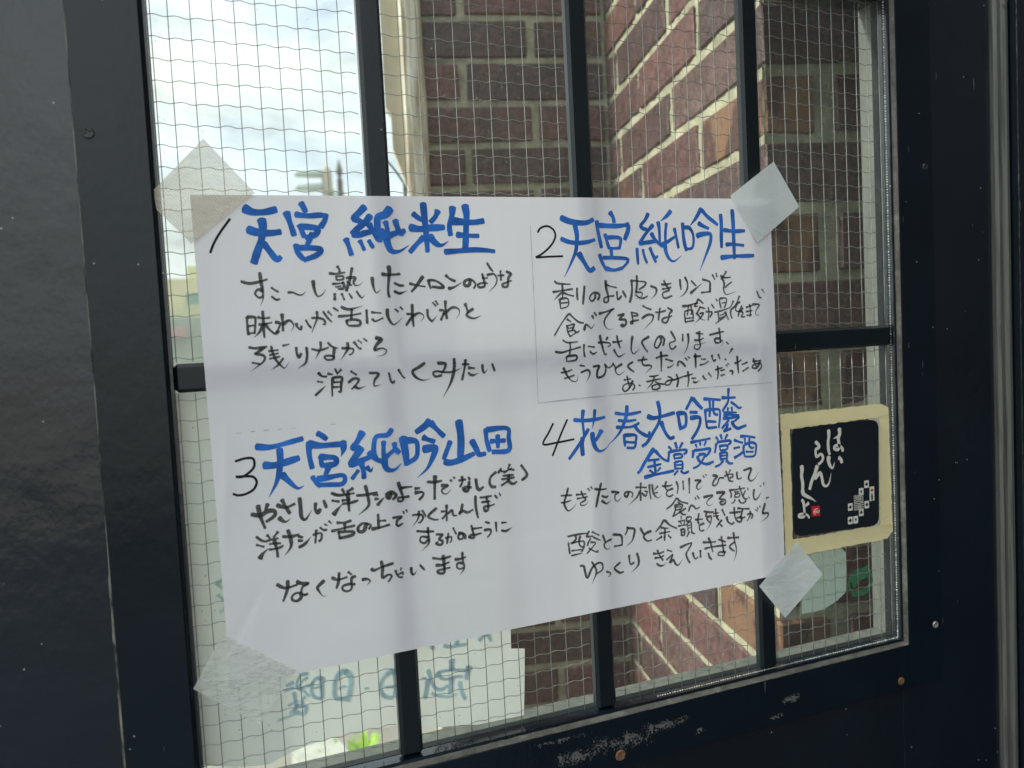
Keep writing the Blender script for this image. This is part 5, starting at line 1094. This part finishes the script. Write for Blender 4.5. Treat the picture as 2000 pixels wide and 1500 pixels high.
# emblem of small squares
hw, hh = 0.00255, 0.0031
def flat(bm, pts, y):
    bm.faces.new([bm.verts.new((x, y, z)) for x, z in pts])
bw, bk, br = bmesh.new(), bmesh.new(), bmesh.new()
for kind, X, Z in EMBLEM:
    cx, cz = X * 1e-4, Z * 1e-4 + 1.25
    q = rounded([(cx - hw, cz - hh), (cx + hw, cz - hh), (cx + hw, cz + hh), (cx - hw, cz + hh)], 0.0007, 3)
    flat(bw, [(p.x, p.y) for p in q], CY - 0.00005)
    yb = CY - 0.00015
    if kind in ('dot', 'red'):
        tgt = br if kind == 'red' else bk
        flat(tgt, [(cx + 0.0013 * math.cos(a * math.pi / 4 + 0.39), cz + 0.0015 * math.sin(a * math.pi / 4 + 0.39)) for a in range(8)], yb)
        flat(bk, [(cx - hw - 0.0002, cz - 0.00016), (cx - 0.0013, cz - 0.00016), (cx - 0.0013, cz + 0.00016), (cx - hw - 0.0002, cz + 0.00016)], yb)
        flat(bk, [(cx + 0.0013, cz - 0.00016), (cx + hw + 0.0002, cz - 0.00016), (cx + hw + 0.0002, cz + 0.00016), (cx + 0.0013, cz + 0.00016)], yb)
    elif kind == 'tri':
        flat(bk, [(cx - 0.0014, cz + 0.0010), (cx, cz - 0.0016), (cx + 0.0014, cz + 0.0010)], yb)
    else:
        flat(bk, [(cx - 0.0004, cz - hh), (cx + 0.0004, cz - hh), (cx + 0.0010, cz - 0.0008), (cx + 0.0010, cz + 0.0006), (cx + 0.0004, cz + hh), (cx - 0.0004, cz + hh), (cx - 0.0010, cz + 0.0006), (cx - 0.0010, cz - 0.0008)], yb)
cx, cz = EMBLEM_CENTRE[0] * 1e-4, EMBLEM_CENTRE[1] * 1e-4 + 1.25
for sx in (-1, 1):
    for sz in (-1, 1):
        for k in range(4):
            d0 = 0.0003 + k * 0.00135; w_ = 0.00042
            e0 = d0 * 1.22
            def R(x0, x1, z0, z1):
                xs_ = sorted((cx + sx * x0, cx + sx * x1)); zs_ = sorted((cz + sz * z0, cz + sz * z1))
                flat(bw, [(xs_[0], zs_[0]), (xs_[1], zs_[0]), (xs_[1], zs_[1]), (xs_[0], zs_[1])], CY - 0.00005)
            R(d0, d0 + w_ * 1.5, e0, 0.0064)
            if d0 + w_ * 2 < 0.0052: R(d0 + w_ * 2.2, 0.0052, e0, e0 + w_ * 1.6)
for nm, b_, mt in (("emblem_white", bw, M_WHITE_PRINT), ("emblem_black", bk, M_COASTER), ("emblem_red", br, M_RED_PRINT)):
    me = bpy.data.meshes.new(nm); b_.to_mesh(me); b_.free()
    link_mesh(nm, me, mt, coaster)

# cream tape frame (torn strips)
def strip(name, pts, y, label, rough_edges=0.0004, seed=0):
    rn_ = random.Random(seed)
    P = []
    n = len(pts)
    for i in range(n):
        a, b = Vector(pts[i]), Vector(pts[(i + 1) % n])
        m = max(2, int((b - a).length / 0.003))
        nn = Vector(((b - a).y, -(b - a).x)).normalized()
        for k in range(m): P.append(a.lerp(b, k / m) + nn * rn_.uniform(-1, 1) * rough_edges * (1 if k else 0))
    bm = bmesh.new()
    vv = [bm.verts.new((p.x, y, p.y)) for p in P]; bm.faces.new(vv)
    me = bpy.data.meshes.new(name); bm.to_mesh(me); bm.free()
    o = link_mesh(name, me, M_TAPE_CREAM)
    return tag(o, label, "tape", "cream tape strips framing the coaster")
strip("tape_strip", [(0.4219, 1.3712), (0.4219, 1.3818), (0.5265, 1.3822), (0.5352, 1.3785), (0.5356, 1.3712), (0.4219, 1.3690)][::-1], 0.0010, "cream tape strip along the top of the black coaster", seed=1)
strip("tape_strip", [(0.4225, 1.2760), (0.4222, 1.3720), (0.4310, 1.3716), (0.4303, 1.2760)][::-1], 0.0007, "narrow cream tape strip between the white poster and the coaster", seed=2)
strip("tape_strip", [(0.5228, 1.2760), (0.5246, 1.3722), (0.5352, 1.3722), (0.5366, 1.2760)][::-1], 0.0008, "cream tape strip down the right side of the coaster, beside the grey gasket", seed=3)
strip("tape_strip", [(0.4222, 1.2660), (0.4222, 1.2800), (0.5366, 1.2797), (0.5366, 1.2728), (0.5300, 1.2668)][::-1], 0.0004, "cream tape strip under the coaster, its right end torn at a slant", seed=4)

# ------------------------------------------------------------------ stickers outside
def m_sticker():
    T = NT("silvery_sticker"); c = T.coord()
    d = T.n("ShaderNodeBsdfDiffuse"); d.inputs[0].default_value = (0.36, 0.44, 0.42, 1)
    t = T.n("ShaderNodeBsdfTranslucent"); t.inputs[0].default_value = (0.45, 0.55, 0.50, 1)
    return T.done(T.mixsh(0.35, d.outputs[0], t.outputs[0]))
sp = rounded([(0.4472, 1.2122), (0.4700, 1.2120), (0.4840, 1.2165), (0.4950, 1.2230), (0.4965, 1.2560), (0.4900, 1.2630), (0.4480, 1.2610)], 0.0015, 3)
bm = bmesh.new(); bm.faces.new([bm.verts.new((p.x, 0.0126, p.y)) for p in sp])
me = bpy.data.meshes.new("sticker"); bm.to_mesh(me); bm.free()
stk = link_mesh("sticker", me, m_sticker())
tag(stk, "silvery sticker with pale curved letters seen from behind, below the coaster", "sticker")
M_PALE = simple("pale_sticker_print", (0.62, 0.68, 0.58), 0.6, var=0.05)
LET = ["0,22,4600,90,4640,60,4700,70", "0,22,4610,-10,4600,20,4660,40,4640,-40", "0,20,4560,-90,4640,-70,4700,-110", "0,20,4620,-160,4560,-190,4520,-260",
       "0,20,4740,90,4790,60,4810,10,4780,-30,4740,-20", "0,22,4840,110,4870,60,4850,20,4880,-20", "0,24,4720,-120,4760,-170,4740,-240,4790,-280", "0,22,4830,-110,4850,-180,4840,-240",
       "0,22,4900,-90,4910,-160,4890,-220", "0,18,4910,40,4920,-10,4900,-50"]
stroke_mesh("sticker_letters", ';'.join(LET), lambda x, z: 0.0126, M_PALE, stk, side=-1, offs=(0, 1.25), base=0.0001)
M_GREEN = simple("green_sticker_ink", (0.010, 0.17, 0.07), 0.5, var=0.3, scale=200)
cxg, czg = 0.5113, 1.2290
bm = bmesh.new()
n = 40
outer = [(cxg + 0.0140 * math.cos(2 * math.pi * k / n), czg + 0.0122 * math.sin(2 * math.pi * k / n)) for k in range(n)]
inner = [(cxg + 0.0118 * math.cos(2 * math.pi * k / n), czg + 0.0098 * math.sin(2 * math.pi * k / n)) for k in range(n)]
O_ = [bm.verts.new((x, 0.0126, z)) for x, z in outer]; I_ = [bm.verts.new((x, 0.0126, z)) for x, z in inner]
for k in range(n): bm.faces.new((O_[k], O_[(k + 1) % n], I_[(k + 1) % n], I_[k]))
me = bpy.data.meshes.new("round_sticker"); bm.to_mesh(me); bm.free()
rs = link_mesh("round_sticker", me, M_GREEN)
tag(rs, "green ring sticker with leaf marks on the glass beside the silvery sticker", "sticker")
GR = ["0,60,5010,-180,5080,-140,5150,-130,5210,-110", "0,42,5030,-230,5100,-180,5190,-160", "1,50,5020,-300,5110,-300,5180,-270,5230,-240", "0,30,5080,-110,5150,-100,5200,-80"]
stroke_mesh("leaf_marks", ';'.join(GR), lambda x, z: 0.0126, M_GREEN, rs, side=-1, offs=(0, 1.25), base=0.0001)

# ------------------------------------------------------------------ the room side
M_ROOM = simple("added_wall_dark", (0.014, 0.012, 0.012), 0.6, var=0.4, scale=6)
w = box_obj("unseen_dark_wall", (1.05, 1.15, -3.2, -0.013, 0.0, 4.2), M_ROOM)  # out of view; added so the right stile mirrors something dark
tag(w, "unseen dark wall added for the right stile to reflect", kind='structure')
fl = box_obj("floor", (-7.0, 1.04, -9.0, -0.032, 0.001, 0.03), simple('dark_paving', (0.040, 0.046, 0.055), 0.6, var=0.3))  # out of view; spread wide and dark to keep the left stile's reflection low
tag(fl, "dark paving on the near side of the door", kind='structure')
